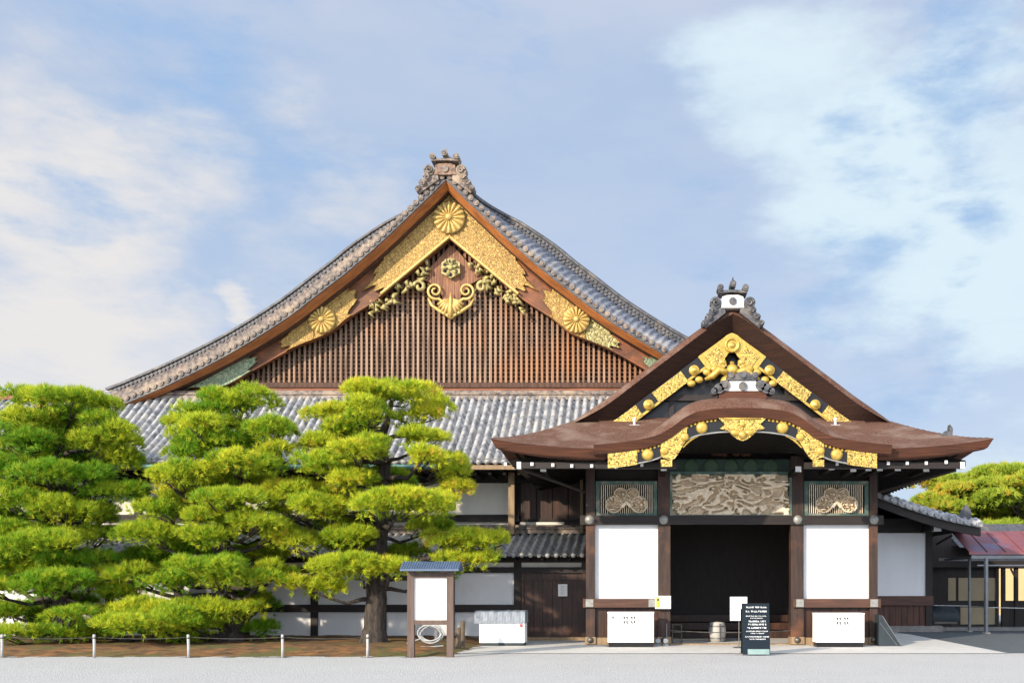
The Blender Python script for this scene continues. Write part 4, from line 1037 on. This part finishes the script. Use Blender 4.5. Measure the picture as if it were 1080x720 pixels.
def rear_hall():
    t = thing('rear_hall', 'tiled hall with a sunlit ridge glimpsed behind the leftmost pine', 'building', (-38, 48, 0))
    m = MB(); tiled_slope(-60, -25, slope_prof(44, 6.8, 50, az(421, 50), .1), m, pitch=.3, r=.1, rows=10); m.build('tiled_roof', M['tile'], t, True)
    m = MB(); m.add([(-60, 50, az(421,50)), (-25, 50, az(421,50)), (-25, 56, 6.8), (-60, 56, 6.8)], [(0,1,2,3)]); m.build('back_slope', M['tile'], t)
    z = az(421, 50); m = MB(); m.box(-60, -25, 49.7, 50.2, z-.05, z+.16); m.box(-60, -25, 49.65, 50.25, z+.17, z+.36); m.build('ridge_course', M['wood_red_strip'], t)  # orange-red colour stands in for low sunlight on the ridge tiles
    MB().box(-59, -26, 45.5, 55, 0, 6.9).build('hall_wall', M['plaster_old'], t)
rear_hall()

# ------------------------------------------------------------------ trees
def needles(pads, L, w, dens, seed, M_=13, low=.18):
    """tufts of thin needles over lumpy flattened pads; returns vertices (n,3) and tint (n)"""
    r = np.random.default_rng(seed); VS, TS = [], []
    for (c, rad, tint) in pads:
        c = np.array(c); rad = np.array(rad)
        area = math.pi * (rad[0]*rad[1] + 1.2*(rad[0]+rad[1])*rad[2]); n = max(12, int(dens*area))
        d = r.normal(size=(n, 3)); d /= np.linalg.norm(d, axis=1)[:, None]
        flip = (d[:, 2] < -.15) & (r.random(n) > low); d[flip, 2] *= -1
        ph = r.random(3)*6.28
        lump = 1 + .17*np.sin(d[:, 0]*4.3+ph[0])*np.cos(d[:, 1]*4.1+ph[1]) + .10*np.sin(d[:, 0]*9+ph[2])*np.cos(d[:, 2]*8+ph[0])
        rr = (1 - .38*r.random(n)**2.2) * lump
        p = c + d*rad*rr[:, None]
        nr = d/rad; nr /= np.linalg.norm(nr, axis=1)[:, None]
        axs = nr*.75 + np.array([0,0,.65]) + r.normal(size=(n,3))*.22; axs /= np.linalg.norm(axs, axis=1)[:, None]
        tt = np.clip(tint + r.normal(size=n)*.16, 0, 1)
        p = np.repeat(p, M_, 0); axs = np.repeat(axs, M_, 0); tt = np.repeat(tt, M_) + r.normal(size=n*M_)*.06
        dr = axs + r.normal(size=(n*M_, 3))*.46; dr /= np.linalg.norm(dr, axis=1)[:, None]
        ln = L*(.6+.55*r.random(n*M_)); sd_ = np.cross(dr, r.normal(size=(n*M_, 3))); sd_ /= np.linalg.norm(sd_, axis=1)[:, None]
        v = np.stack([p - sd_*w*.5, p + sd_*w*.5, p + dr*ln[:, None]], 1).reshape(-1, 3)
        VS.append(v); TS.append(np.repeat(tt, 3))
    return np.concatenate(VS), np.clip(np.concatenate(TS), 0, 1)
def tri_mesh(name, v, tint, m):
    n = len(v); me = bpy.data.meshes.new(name); me.vertices.add(n); me.vertices.foreach_set('co', v.astype(np.float32).ravel())
    me.loops.add(n); me.loops.foreach_set('vertex_index', np.arange(n, dtype=np.int32)); me.polygons.add(n//3)
    me.polygons.foreach_set('loop_start', np.arange(0, n, 3, dtype=np.int32))
    a = me.attributes.new('tint', 'FLOAT', 'POINT'); a.data.foreach_set('value', tint.astype(np.float32))
    me.update(); me.validate(); me.materials.append(m); return me
def pine(label, base, trunk, pads, seed, cat='tree', group=None, L=.16, w=.0135, dens=100, nm='needle', limbs=True, M_=16, clump=.33):
    t = thing('pine_tree', label, cat, base, group); b = Vector(base); rn = random.Random(seed)
    v, ti = needles(clumps(pads, seed, clump), L, w, dens, seed, M_)
    me = tri_mesh('crown', v - np.array(base), ti, M[nm]); o = bpy.data.objects.new('crown', me); COL.objects.link(o); o.parent = t
    m = MB(); path = [Vector(p[:3]) for p in trunk]; rad = [p[3] for p in trunk]
    fine, fr = [], []
    for i in range(len(path)-1):
        for k in range(5):
            q = k/5; fine.append(path[i].lerp(path[i+1], q) + Vector((rn.uniform(-.02,.02), rn.uniform(-.02,.02), 0))); fr.append((rad[i]*(1-q)+rad[i+1]*q)*rn.uniform(.93,1.07))
    fine.append(path[-1]); fr.append(rad[-1]); m.tube(fine, fr, 14)
    if limbs:
        for (c, rd, _) in pads:
            c = Vector(c); tgt = c - Vector((0, 0, rd[2]*.35)); zz = c.z - .25 - .35*rn.random()
            s = min(fine, key=lambda q: abs(q.z - zz)); k = fine.index(s)
            if (tgt - s).length < .25: continue
            mid = s.lerp(tgt, .5) + Vector((rn.uniform(-.12,.12), rn.uniform(-.12,.12), -.10-.1*rn.random())); r0 = min(fr[k]*.55, .025+.028*(tgt-s).length)
            m.tube([s, s.lerp(mid, .5)+Vector((0,0,.04)), mid, mid.lerp(tgt, .6)+Vector((rn.uniform(-.06,.06),0,-.03)), tgt], [r0, r0*.85, r0*.65, r0*.45, r0*.25], 7)
            for q in range(3):
                e = c + Vector((rn.uniform(-.7,.7)*rd[0], rn.uniform(-.7,.7)*rd[1], -rd[2]*.1)); m.tube([mid.lerp(tgt, .5), mid.lerp(e, .6)+Vector((0,0,-.05)), e], [r0*.4, r0*.3, r0*.15], 5)
    m.build('trunk', M['pinebark'], t, True)
    return t
def clumps(pads, seed, size=.34):
    """each pad as a drift of rounded tuft clusters"""
    rn = random.Random(seed); out = []
    for c, rd, tn in pads:
        n = max(4, int(5.5*(rd[0]*rd[1])/(size*size*2.2))); 
        for i in range(n):
            a = rn.random()*6.28; q = math.sqrt(rn.random())*.85; up = rn.uniform(-.35, .5)*math.sqrt(max(0, 1-q*q*.8))
            r_ = size*rn.uniform(.75, 1.25)
            out.append(((c[0]+rd[0]*q*math.cos(a), c[1]+rd[1]*q*math.sin(a), c[2]+rd[2]*up), (min(r_, rd[0]), min(r_, rd[1]), min(r_*.62, rd[2]*.8)), min(1, max(0, tn + rn.uniform(-.24, .24)))))
    return out
def px_pads(lst, Y0, axis_px, spread, seed, tint, rmul=.98):
    """pads measured on the photograph, stood round the trunk in depth: pads near the trunk's line come forward"""
    rn = random.Random(seed); out = []
    for q in lst:
        px, py, rx, rz = q[:4]; py += 7; off = q[4] if len(q) > 4 else None; tn = q[5] if len(q) > 5 else tint
        dx = (px-axis_px)*Y0/FPX
        if off is None: off = -math.sqrt(max(spread**2 - dx*dx, .1))*rn.uniform(.25, .8)
        Y = Y0 + off; k = Y/FPX
        out.append((tuple(at(px, py, Y)), (rx*k*rmul, max(rx*k*.85, .4), rz*k*rmul*1.12), min(1, max(0, tn + rn.uniform(-.15, .15)))))
    return out
def back_pads(n, Y0, axis_px, half_px, top, bot, seed, tint):
    rn = random.Random(seed); out = []
    for i in range(n):
        py = top + (bot-top)*(i+.5)/n; w = half_px*(.35+.6*math.sqrt((i+.5)/n)); px = axis_px + rn.uniform(-w, w)
        out.append((px, py, rn.uniform(26, 40), rn.uniform(11, 15), rn.uniform(.5, 1.7), tint))
    return out

# third pine, yellowish, in front of the notice board's left
T3 = [(413,409,46,15),(342,431,20,15),(388,430,33,14),(440,435,22,13),(364,446,26,12),(461,427,15,20,.6,.25),(333,464,25,11),(397,464,25,12),(443,458,31,11),(373,472,19,11),(446,475,22,11),
      (474,488,22,17),(342,487,34,12),(480,507,19,9),(367,502,25,12),(315,514,34,15),(327,530,34,12),(425,527,58,14),(312,566,31,17),(370,560,28,13),(492,566,43,17),(492,585,25,9),(379,591,49,13),
      (331,613,31,12),(409,593,22,12),(523,566,14,15),(450,550,26,12,.9,.2),(400,500,25,12,1.0,.2),(350,545,25,12,.8,.15),(430,578,24,10,1.2,.15),(455,600,30,8,.8,.2),(300,535,18,12,.3),(290,550,14,10,.5)]
b3 = at(394, 679, 24.9); b3.z = .10
pine('yellow-green cloud pruned pine with a bare straight trunk, nearest the notice board', (b3.x, b3.y, .1),
     [(b3.x,24.9,.05,.36),(b3.x+.02,24.9,.5,.27),(ax(398,24.9),24.9,1.7,.23),(ax(401,24.9),24.95,3.0,.20),(ax(406,24.9),25.0,4.2,.16),(ax(402,24.9),25.0,5.2,.12),(ax(412,24.9),25,6.2,.05)],
     px_pads(T3 + back_pads(7, 24.9, 405, 65, 425, 580, 31, .35), 24.9, 403, 2.3, 3, .52), 33)
T2 = [(255,419,40,13),(217,431,22,12),(245,445,24,11),(208,444,22,13),(278,447,26,13),(296,448,14,16,.6,.2),(230,461,34,14),(205,460,20,12),(292,473,20,10),(261,483,30,12),(192,477,18,12),(203,494,42,14),
      (178,498,18,12),(250,500,28,11),(167,534,22,12),(158,557,36,12),(205,517,30,12),(245,520,36,12),(230,540,36,12),(283,520,26,13),(275,546,26,12),(222,560,26,10),(290,560,18,10),
      (133,602,26,12),(178,607,25,14),(222,593,36,12),(238,606,24,12),(272,607,18,12),(287,598,18,13),(125,621,26,12),(180,635,28,14),(167,651,62,16),(150,640,30,12),(217,652,24,9),(242,636,28,10),(111,660,16,13),
      (200,575,34,12,.7,.2),(155,583,30,13,.8,.15),(260,580,34,14,.9,.2),(278,656,10,10,.3,.1),(270,630,24,12,.8,.15),(112,645,14,12),(205,668,14,6,-.5)]
b2 = at(244, 679, 25.1)
pine('bright green cloud pruned pine standing between the other two pines', (b2.x, b2.y, .1),
     [(b2.x,25.1,.05,.34),(b2.x+.02,25.1,.6,.27),(ax(236,25.1),25.1,1.7,.22),(ax(232,25.1),25.15,3.0,.18),(ax(244,25.1),25.2,4.3,.14),(ax(252,25.1),25.2,5.9,.05)],
     px_pads(T2 + back_pads(8, 25.1, 232, 60, 430, 610, 32, .3), 25.1, 225, 2.4, 4, .36), 34)
T1 = [(36,416,20,13),(80,418,42,11),(22,437,26,12),(67,434,36,13),(117,445,26,16),(25,457,32,13),(67,457,22,14),(114,462,33,13),(11,465,16,12),(130,482,24,17),(17,487,25,12),(50,493,34,13),(89,498,22,13),(39,509,30,14),(119,515,30,12),
      (10,524,20,14),(72,532,42,13),(17,557,32,14),(75,560,33,10),(50,568,36,14),(111,557,18,12,.6,.15),(22,568,28,11),(80,585,37,13),(17,595,30,12),(44,612,28,13),(67,605,28,12),(20,640,22,12,.3,.15),(17,663,22,9),(67,663,30,8),(75,642,22,8),(50,630,24,12,.8,.1),(95,610,18,10),
      (90,630,20,14,.9,.1),(60,650,34,12,.9,.1),(-25,440,30,14),(-30,480,36,15),(-28,530,36,15),(-25,580,36,15),(-20,640,34,15,.4,.2),(-15,612,28,13),(30,480,30,14,.8,.3),(90,480,30,14,.9,.2),(60,520,34,14,1.0,.2),(28,545,34,14,1.0,.15),(95,540,26,12,.9,.15)]
b1 = at(66, 679, 25.3)
pine('broad dark green cloud pruned pine, its leafy skirt reaching the ground', (b1.x, b1.y, .1),
     [(b1.x,25.3,.05,.34),(b1.x+.05,25.3,.7,.28),(ax(60,25.3),25.3,1.8,.23),(ax(68,25.3),25.3,3.2,.18),(ax(60,25.3),25.35,4.6,.13),(ax(64,25.3),25.35,5.9,.05)],
     px_pads(T1 + back_pads(7, 25.3, 55, 60, 430, 620, 36, .25), 25.3, 55, 2.4, 5, .27), 35)

def far_pine(label, px, Y, ztop, spread, seed, tint, n=26):
    rn = random.Random(seed); x = ax(px, Y); pads = []
    for i in range(n):
        f = (i+.5)/n; z = ztop*(.42+.56*f); w = spread*(1-.75*max(0, f-.25)); a = rn.random()*6.28; q = w*math.sqrt(rn.random())
        pads.append(((x+q*math.cos(a), Y+q*math.sin(a), z+rn.uniform(-.3,.3)), (rn.uniform(.9,1.5), rn.uniform(.9,1.5), rn.uniform(.4,.6)), min(1, max(0, tint+rn.uniform(-.25,.25)))))
    pine(label, (x, Y, 0), [(x,Y,0,.35),(x+.2,Y,ztop*.3,.28),(x-.1,Y,ztop*.6,.2),(x,Y,ztop*.95,.06)], pads, seed, group='pines beyond the wing', L=.30, w=.05, dens=26, nm='needle_far', M_=12, clump=.75)
far_pine('spreading pine with orange tipped top above the tiled wing roof', 1000, 58, 7.6, 4.2, 51, .62)
far_pine('tall bright green pine at the far right edge beyond the red shelter', 1075, 56, 8.1, 3.6, 52, .5, 30)
far_pine('low green pine filling the gap between the taller far pines', 1040, 62, 6.6, 3.6, 53, .48)
far_pine('dense green pine farthest right, mostly outside the frame', 1130, 60, 8.4, 4.2, 54, .5)

# ------------------------------------------------------------------ small things
def rope_posts():
    Y = 21.5; G = 'white rope posts edging the planting bed'; places = [2, 99.5, 199, 298, 387.5]
    labels = ['white rope post at the left edge of the photo, under the broad dark pine', 'white rope post between the broad dark pine and the middle pine', 'white rope post below the middle pine',
              'white rope post between the middle pine and the yellow-green pine', 'white rope post standing just before the bare pine trunk']
    proto = None
    for px, lb in zip(places, labels):
        x = ax(px, Y)
        if proto is None:
            t = thing('rope_post', lb, 'post', (x, Y, .01), G); proto = t
            MB().tube([(x, Y, 0), (x+.004, Y, .25), (x, Y, .49), (x, Y, .505)], [.030,.029,.030,.02], 10).build('pole', M['pole'], t, True)
            MB().lathe((x, Y, .41), [(.031,0),(.036,.01),(.036,.025),(.031,.035)], 10).build('eyelet', M['iron'], t)
        else:
            t = proto.copy(); COL.objects.link(t); t.location = (x, Y, .01); tag(t, lb, 'post', G); t.rotation_euler = (R(random.uniform(-1.5,1.5)), R(random.uniform(-1.5,1.5)), 0)
            for ch in list(proto.children):
                c = ch.copy(); COL.objects.link(c); c.parent = t
    p = []
    xs = [ax(q, Y) for q in [-100]+places]
    for a, b in zip(xs[:-1], xs[1:]):
        for k in range(10): q = k/10; p.append((a+(b-a)*q, Y+.045, .44-.035*math.sin(math.pi*q)))
    p.append((xs[-1], Y+.045, .44))
    m = MB(); m.tube(p, .006, 5); solid('barrier_rope', 'thin grey rope strung along the white posts before the pines', 'rope', (0, Y, 0), m, M['rope'])
rope_posts()

def notice_board():
    Y = 21.6; x0, x1 = ax(429.5, Y), ax(478, Y); z = lambda p: az(p, Y)
    t = thing('notice_board', 'brown wooden notice board with a blank white sheet and small blue-grey roof', 'notice board', ((x0+x1)/2, Y, 0))
    w = ax(436.5, Y)-x0
    MB().box(x0, x0+w, Y, Y+.12, 0, z(602)).build('board_post', M['wood_sign'], t)
    MB().box(x1-w, x1, Y, Y+.12, 0, z(602)).build('board_post', M['wood_sign'], t)
    MB().box(x0+w, x1-w, Y+.01, Y+.11, z(609), z(603)).build('board_rail', M['wood_sign'], t)
    MB().box(x0+w, x1-w, Y+.01, Y+.11, z(658.5), z(653.5)).build('board_rail', M['wood_sign'], t)
    MB().box(x0+w, x1-w, Y+.05, Y+.09, z(653.5), z(609)).build('white_sheet', M['board_white'], t)
    xa, xb = ax(424.5, Y), ax(486, Y); zc = z(597); m = MB()
    for s in (-1, 1):
        m.add([(xa, Y+.06, zc+.10), (xb, Y+.06, zc+.10), (xb, Y+.06+s*.3, zc-.06), (xa, Y+.06+s*.3, zc-.06), (xa, Y+.06, zc+.06), (xb, Y+.06, zc+.06), (xb, Y+.06+s*.3, zc-.10), (xa, Y+.06+s*.3, zc-.10)],
              [(0,1,2,3),(7,6,5,4),(3,2,6,7),(0,3,7,4),(1,5,6,2)])
    n = 24
    for i in range(n): xx = xa+(xb-xa)*(i+.5)/n; m.tube([(xx, Y+.06, zc+.105), (xx, Y-.24, zc-.055)], .016, 6)
    m.build('board_roof', M['roof_slate'], t)
notice_board()

def a_frame_sign():
    Y = 22.1; x0, x1 = ax(783.5, Y), ax(812.5, Y); zt = az(636, Y)
    t = thing('sandwich_board', 'dark navy standing sign with rows of white lettering before the doorway', 'sign', ((x0+x1)/2, Y, 0))
    lean = .22
    def pt(u, v, o=0): return (x0+(x1-x0)*u, Y+lean*v-o, zt*v)
    m = MB(); th = .03
    c = [pt(0,.02), pt(1,.02), pt(1,1), pt(0,1)]; m.add(c+[(p[0],p[1]+th,p[2]) for p in c], [(0,1,2,3),(7,6,5,4),(0,4,5,1),(1,5,6,2),(2,6,7,3),(3,7,4,0)]); m.build('front_board', M['navy'], t)
    m = MB(); c = [(p[0], 2*(Y+lean+.02)-p[1], p[2]) for p in c]; m.add(c+[(p[0],p[1]+th,p[2]) for p in c], [(0,1,2,3),(7,6,5,4),(0,4,5,1),(1,5,6,2),(2,6,7,3),(3,7,4,0)]); m.build('back_board', M['navy'], t)
    m = MB(); q = [pt(.18,.025,.006), pt(.97,.025,.006), pt(.97,.125,.006), pt(.18,.125,.006)]; m.add(q+[(p[0],p[1]+.004,p[2]) for p in q], [(0,1,2,3),(0,3,7,4),(1,5,6,2),(2,6,7,3),(0,4,5,1)]); m.build('base_plate', M['silver'], t)
    # rows of small marks: the lettering is too small to read in the photo
    rn = random.Random(9); m = MB()
    for v, h, a, b in ((.925,.026,.16,.90),(.845,.030,.14,.90),(.755,.018,.14,.88),(.715,.016,.30,.75),(.655,.028,.22,.86),(.595,.028,.20,.86),(.53,.028,.18,.88),(.465,.018,.14,.92),(.425,.016,.30,.78),(.36,.020,.10,.97),(.315,.018,.24,.84)):
        u = a
        while u < b:
            wd = rn.uniform(.028, .05) if h > .02 else rn.uniform(.016, .03)
            k = rn.random()
            def q(u0,u1,v0,v1):
                p_ = [pt(u0,v0,.004), pt(u1,v0,.004), pt(u1,v1,.004), pt(u0,v1,.004)]; m.add(p_, [(0,1,2,3)])
            e = wd*.26; vb, vt = v-h/2, v+h/2
            if k < .7: q(u, u+e, vb, vt)
            if k > .2: q(u+e*.9, u+wd*.85, vt-h*.28, vt)
            if k < .55: q(u+e*.9, u+wd*.85, vb, vb+h*.28)
            if k > .4: q(u+wd*.62, u+wd*.88, vb, vt*1.0-h*.2)
            u += wd*1.12
            if rn.random() < .12: u += wd*.8
    m.build('lettering', M['white_letter'], t)
a_frame_sign()

def white_box(px0, px1, pyt, pyb, label, extra):
    Y = 24.9; x0, x1 = ax(px0, Y), ax(px1, Y); zt, zb = az(pyt, Y), az(pyb-3, Y)
    t = thing('white_stand', label, 'box', ((x0+x1)/2, Y, 0), 'white boxes flanking the doorway')
    MB().box(x0, x1, Y, Y+.5, zb, zt).build('box_body', M['board_white'], t)
    MB().box(x0+.02, x1-.02, Y+.02, Y+.48, 0.012, zb).build('box_base', M['black'], t)
    MB().box(x0-.01, x1+.01, Y-.008, Y+.51, zt, zt+.02).build('box_lid', M['board_white'], t)
    m = MB(); cx = x0+(x1-x0)*(.47 if extra else .55); z = zt-.17; W = x1-x0
    def shoe(sx, sz):
        m.ball((sx, Y-.003, sz+.01), .024, .005, .030, 8, 5); m.ball((sx+.014, Y-.003, sz-.030), .017, .005, .014, 8, 5)
    for dx in (-.13, -.06, .06, .13):
        for dz in (.05, -.06): shoe(cx+dx, z+dz)
    if extra:
        shoe(x0+.13, zt-.12)
        for i in range(6): m.box(x0+.12, x0+.135, Y-.003, Y-.001, zt-.25-i*.07, zt-.22-i*.07)
        for i in range(7): m.box(cx+.02+i*.05, cx+.05+i*.05, Y-.003, Y-.001, zt-.42, zt-.405)
        for i in range(8): m.box(cx+.26+i*.045, cx+.29+i*.045, Y-.003, Y-.001, zt-.09-.003*i, zt-.075-.003*i)
    m.build('pictogram', M['ink'], t)
white_box(641, 689.5, 646, 680, 'white box with shoe pictograms at the foot of the porch bay left of the doorway', True)
white_box(860.5, 911.5, 647, 680, 'white box with a few shoe pictograms below the bay right of the doorway', False)

def covered_chest():
    Y = 25.4; x0, x1 = ax(505.5, Y), ax(553, Y); zt = az(644, Y); zm = az(657, Y)
    t = thing('covered_chest', 'white chest under a grey tarpaulin cover beside the wooden gate', 'chest', ((x0+x1)/2, Y, 0))
    MB().box(x0, x1, Y, Y+.6, .09, zm+.05).build('chest_body', M['board_white'], t)
    MB().box(x0+.03, x1-.03, Y+.02, Y+.58, .01, .088).build('chest_base', M['tarp_dark'], t)
    m = MB(); a = x0-.12; P = []
    rows = [(Y-.03, zm), (Y-.035, zm+.08), (Y-.03, zt-.04), (Y+.0, zt-.01), (Y+.3, zt+.015), (Y+.62, zt-.02), (Y+.64, zm)]
    for k, (y, z) in enumerate(rows):
        P.append([(a+(x1+.02-a)*i/24, y+.012*math.sin(i*1.7+k), z+(.014*mnoise.noise((i*.5,k*.7,2)))) for i in range(25)])
    m.grid(P)
    m.add([P[0][0], P[2][0], P[4][0], P[5][0], P[6][0]], [(0,1,2,3,4)]); m.add([P[0][-1], P[2][-1], P[4][-1], P[5][-1], P[6][-1]], [(4,3,2,1,0)])
    m.build('tarpaulin', M['tarp_grey'], t)
    m = MB(); m.box(x1-.11, x1-.04, Y-.006, Y-.002, zm-.10, zm-.02); m.box(x1-.12, x1-.04, Y-.009, Y-.0065, zm-.055, zm-.035); m.build('red_mark', M['red'], t)
covered_chest()

def notices():
    Y = 27.97; m = MB(); c = at(593.5, 622, Y); m.box(c.x-.13, c.x+.13, Y-.008, Y, c.z-.17, c.z+.17)
    t = thing('paper_notice', 'small white paper notice pinned to the brown wooden gate', 'notice', (c.x, Y, c.z-.17)); m.build('sheet', M['paper'], t)
    m = MB()
    for i in range(5): m.box(c.x-.06, c.x+.05-.03*(i%2), Y-.0105, Y-.0082, c.z+.1-i*.05, c.z+.106-i*.05)
    m.build('print', M['ink'], t)
    Y = 25.62; x0, x1, z0, z1 = ax(691, Y), ax(707.5, Y), az(641.5, Y), az(628, Y)
    t = thing('caution_notice', 'white notice with a yellow pictogram strip fixed to the doorway post', 'notice', ((x0+x1)/2, Y, z0))
    MB().box(x0, x1, Y-.01, Y+.16, z0, z1).build('sheet', M['paper'], t)
    y = MB().box(x0+.025, x0+.125, Y-.013, Y-.0102, z0+.03, z1-.03).build('yellow_strip', M['yellow'], t)
    m = MB(); m.ball((x0+.075, Y-.014, z1-.10), .03, .004, .035, 8, 5)
    for i in range(4): m.box(x0+.16, x1-.05-.03*(i%2), Y-.0125, Y-.0102, z1-.08-i*.055, z1-.07-i*.055)
    m.build('print', M['ink'], t)
    Y = 24.6; x0, x1 = ax(770, Y), ax(788, Y); zt, zm, zb = az(629, Y), az(642, Y), az(654, Y); xp = ax(779.5, Y)
    t = thing('sign_stand', 'slim stand holding two white sheets, partly behind the navy sign', 'sign', (xp, Y, 0))
    MB().box(x0, x1, Y, Y+.015, zm+.01, zt).build('sheet', M['paper'], t); MB().box(x0, ax(781, Y), Y+.003, Y+.018, zb, zm).build('sheet', M['paper'], t)
    m = MB(); m.cyl((xp, Y+.03, .02), (xp, Y+.03, zt-.03), .013, 8); m.lathe((xp, Y+.03, .012), [(0,.03),(.13,.022),(.15,0)], 16); m.build('stand_pole', M['iron'], t)
    m = MB()
    for i in range(3): m.box(x0+.06, x1-.06, Y-.003, Y-.0005, zt-.08-i*.06, zt-.07-i*.06)
    m.build('print', M['ink'], t)
notices()

def barrel():
    Y = 27.2; c = at(756.5, 672, Y); t = thing('barrel', 'pale lidded barrel standing just inside the dark doorway', 'barrel', (c.x, Y, .012))
    k = .24; MB().lathe((c.x, Y, .012), [(0,0),(k*.78,0),(k*.9,.12),(k,.28),(k*.92,.44),(k*.84,.50),(k*.84,.53),(0,.55)], 22).build('barrel_body', M['barrel'], t, True)
    m = MB(); 
    for h, r in ((.10, .9), (.42, .95)): m.lathe((c.x, Y, h), [(k*r*.97,0),(k*r*1.03,.005),(k*r*1.03,.035),(k*r*.97,.04)], 22)
    m.build('hoop', M['metal_grey'], t)
    m = MB(); m.tube([(c.x+.06, Y-.25, .52), (c.x+.06, Y-.26, .3), (c.x+.07, Y-.25, .05)], .018, 6); m.build('strap', M['iron'], t)
barrel()

def clutter():
    # thin metal stand inside the doorway
    Y = 26.6; c = at(714, 672, Y); m = MB()
    for dx in (-.12, .12): m.cyl((c.x+dx, Y, .01), (c.x+dx, Y, .52), .014, 8); m.cyl((c.x+dx, Y-.12, .02), (c.x+dx, Y+.12, .02), .014, 8)
    m.cyl((c.x-.12, Y, .5), (c.x+.12, Y, .5), .014, 8); m.cyl((c.x-.12, Y, .3), (c.x+.12, Y, .3), .014, 8)
    solid('umbrella_rack', 'low thin metal rack just inside the doorway, left side', 'rack', (c.x, Y, 0), m, M['iron'])
    m = MB(); m.tube([(X(707), PY+.1, .38), (PC-.6, PY+.1, .33), (PC+.4, PY+.1, .33), (X(834), PY+.1, .38)], .012, 6)
    solid('barrier_chain', 'thin chain hanging low across the doorway', 'chain', (PC, PY+.1, .3), m, M['iron'])
    # floor lights at the left door post
    for px, lb in ((694, 'small grey floor lamp beside the white box at the left door post'), (702, 'small grey floor lamp with an upright rod at the left door post')):
        Y = 25.3; c = at(px, 678, Y); t = thing('floor_lamp', lb, 'lamp', (c.x, Y, .012), 'floor lamps at the door post')
        MB().box(c.x-.07, c.x+.07, Y-.05, Y+.05, .012, .07).build('lamp_base', M['metal_grey'], t)
        m = MB(); m.cyl((c.x, Y-.09, .15), (c.x, Y+.08, .11), .065, 12, .05); m.build('lamp_head', M['metal_grey'], t)
        if px > 700: MB().cyl((c.x+.03, Y+.06, .02), (c.x+.03, Y+.06, .58), .01, 8).build('rod', M['metal_grey'], t)
    # dark wedge at the porch's right corner
    Y = 25.3; x0, x1, zt = ax(927, Y), ax(951, Y), az(648, Y); m = MB()
    m.add([(x0, Y, .012), (x1, Y, .012), (x0, Y, zt), (x0+.06, Y, zt), (x0, Y+1.6, .012), (x1, Y+1.6, .012), (x0, Y+1.6, zt), (x0+.06, Y+1.6, zt)],
          [(0,1,3,2),(4,6,7,5),(1,5,7,3),(2,3,7,6),(0,2,6,4)])
    t = thing('covered_ramp', 'dark blue-green covered wedge leaning at the right corner of the porch', 'ramp', ((x0+x1)/2, Y, 0)); m.build('cover', M['tarp_dark'], t)
    m = MB(); m.tube([(x1-.02, Y-.012, .03), (x0+.08, Y-.012, zt-.02)], .012, 6); m.tube([(x1-.12, Y-.012, .03), (x0+.02, Y-.012, zt-.2)], .008, 6); m.build('cover_seam', M['metal_grey'], t)
    # hose reel behind the notice board
    Y = 23.6; c = at(456, 681, Y); t = thing('garden_hose', 'coiled pale garden hose hung on a short tap post behind the notice board', 'hose', (c.x, Y, .1)); p = []
    for i in range(120):
        a = i/119*math.pi*10; r = .23+.035*math.sin(i*.37); p.append((c.x-.02+r*1.15*math.cos(a), Y-.05-.0006*i, .42+r*.85*math.sin(a)))
    m = MB(); m.tube(p, .016, 6)
    m.tube([(c.x-.25, Y-.1, .3), (c.x-.55, Y-.2, .20), (c.x-.35, Y-.35, .13), (c.x, Y-.3, .12), (c.x+.3, Y-.2, .14)], .016, 6); m.build('hose_coil', M['hose'], t)
    m = MB(); m.box(c.x+.05, c.x+.12, Y, Y+.07, .08, .62); m.cyl((c.x+.085, Y, .55), (c.x+.085, Y-.08, .53), .02, 8); m.build('tap_post', M['metal_grey'], t)
    for px, h, lb in ((483, .52, 'short old wooden stake right of the notice board'), (487.5, .66, 'taller old wooden stake between notice board and covered chest')):
        Y = 24.0+(px-483)*.1; x = ax(px, Y); m = MB(); m.tube([(x, Y, .0), (x+.01, Y, h*.5), (x+.015, Y, h), (x+.015, Y, h+.03)], [.065,.06,.062,.03], 9)
        solid('wooden_stake', lb, 'stake', (x, Y, .0), m, M['stake'], 'old stakes by the notice board', False)
    # covered cart by the wing
    Y = 34.2; x0, x1 = ax(984, Y), ax(1012, Y); t = thing('covered_cart', 'low cart under a ribbed dark cover beside the wing wall', 'cart', ((x0+x1)/2, Y, 0)); P = []
    for i in range(25):
        u = i/24; x = x0+(x1-x0)*u; h = .86*(1-.12*(2*u-1)**2) - (.06 if u > .9 else 0) + .02*math.sin(i*2.2)
        P.append([(x, Y, .30), (x, Y-.03, .5), (x, Y+.06, h-.08), (x, Y+.3, h), (x, Y+.8, h-.05), (x, Y+.9, .3)])
    MB().grid([list(q) for q in zip(*P)]).build('cart_cover', M['tarp_dark'], t, True)
    MB().box(x0+.05, x1-.05, Y+.05, Y+.85, .22, .30).build('cart_bed', M['iron'], t)
    for dx in (.18, .74):
        m = MB(); m.cyl((x0+dx, Y+.02, .12), (x0+dx, Y+.08, .12), .115, 14); m.build('wheel', M['black'], t)
    # kerb and rail line at the right
    m = MB(); m.box(9.75, 30, 33.6, 33.8, .008, .12); k = m.build('kerb', M['stone']); k['kind'] = 'structure'
    Y = 32.2; m = MB(); m.tube([(ax(984,33), 32.9, .88), (ax(1022.5,32.9), 32.9, .86), (ax(1040,31.8), 31.8, .84), (ax(1100,31.8), 31.8, .80)], .014, 6)
    solid('cordon_line', 'pale cordon line strung from the wing past the shelter posts', 'rope', (11, Y, .8), m, M['pole'])
clutter()
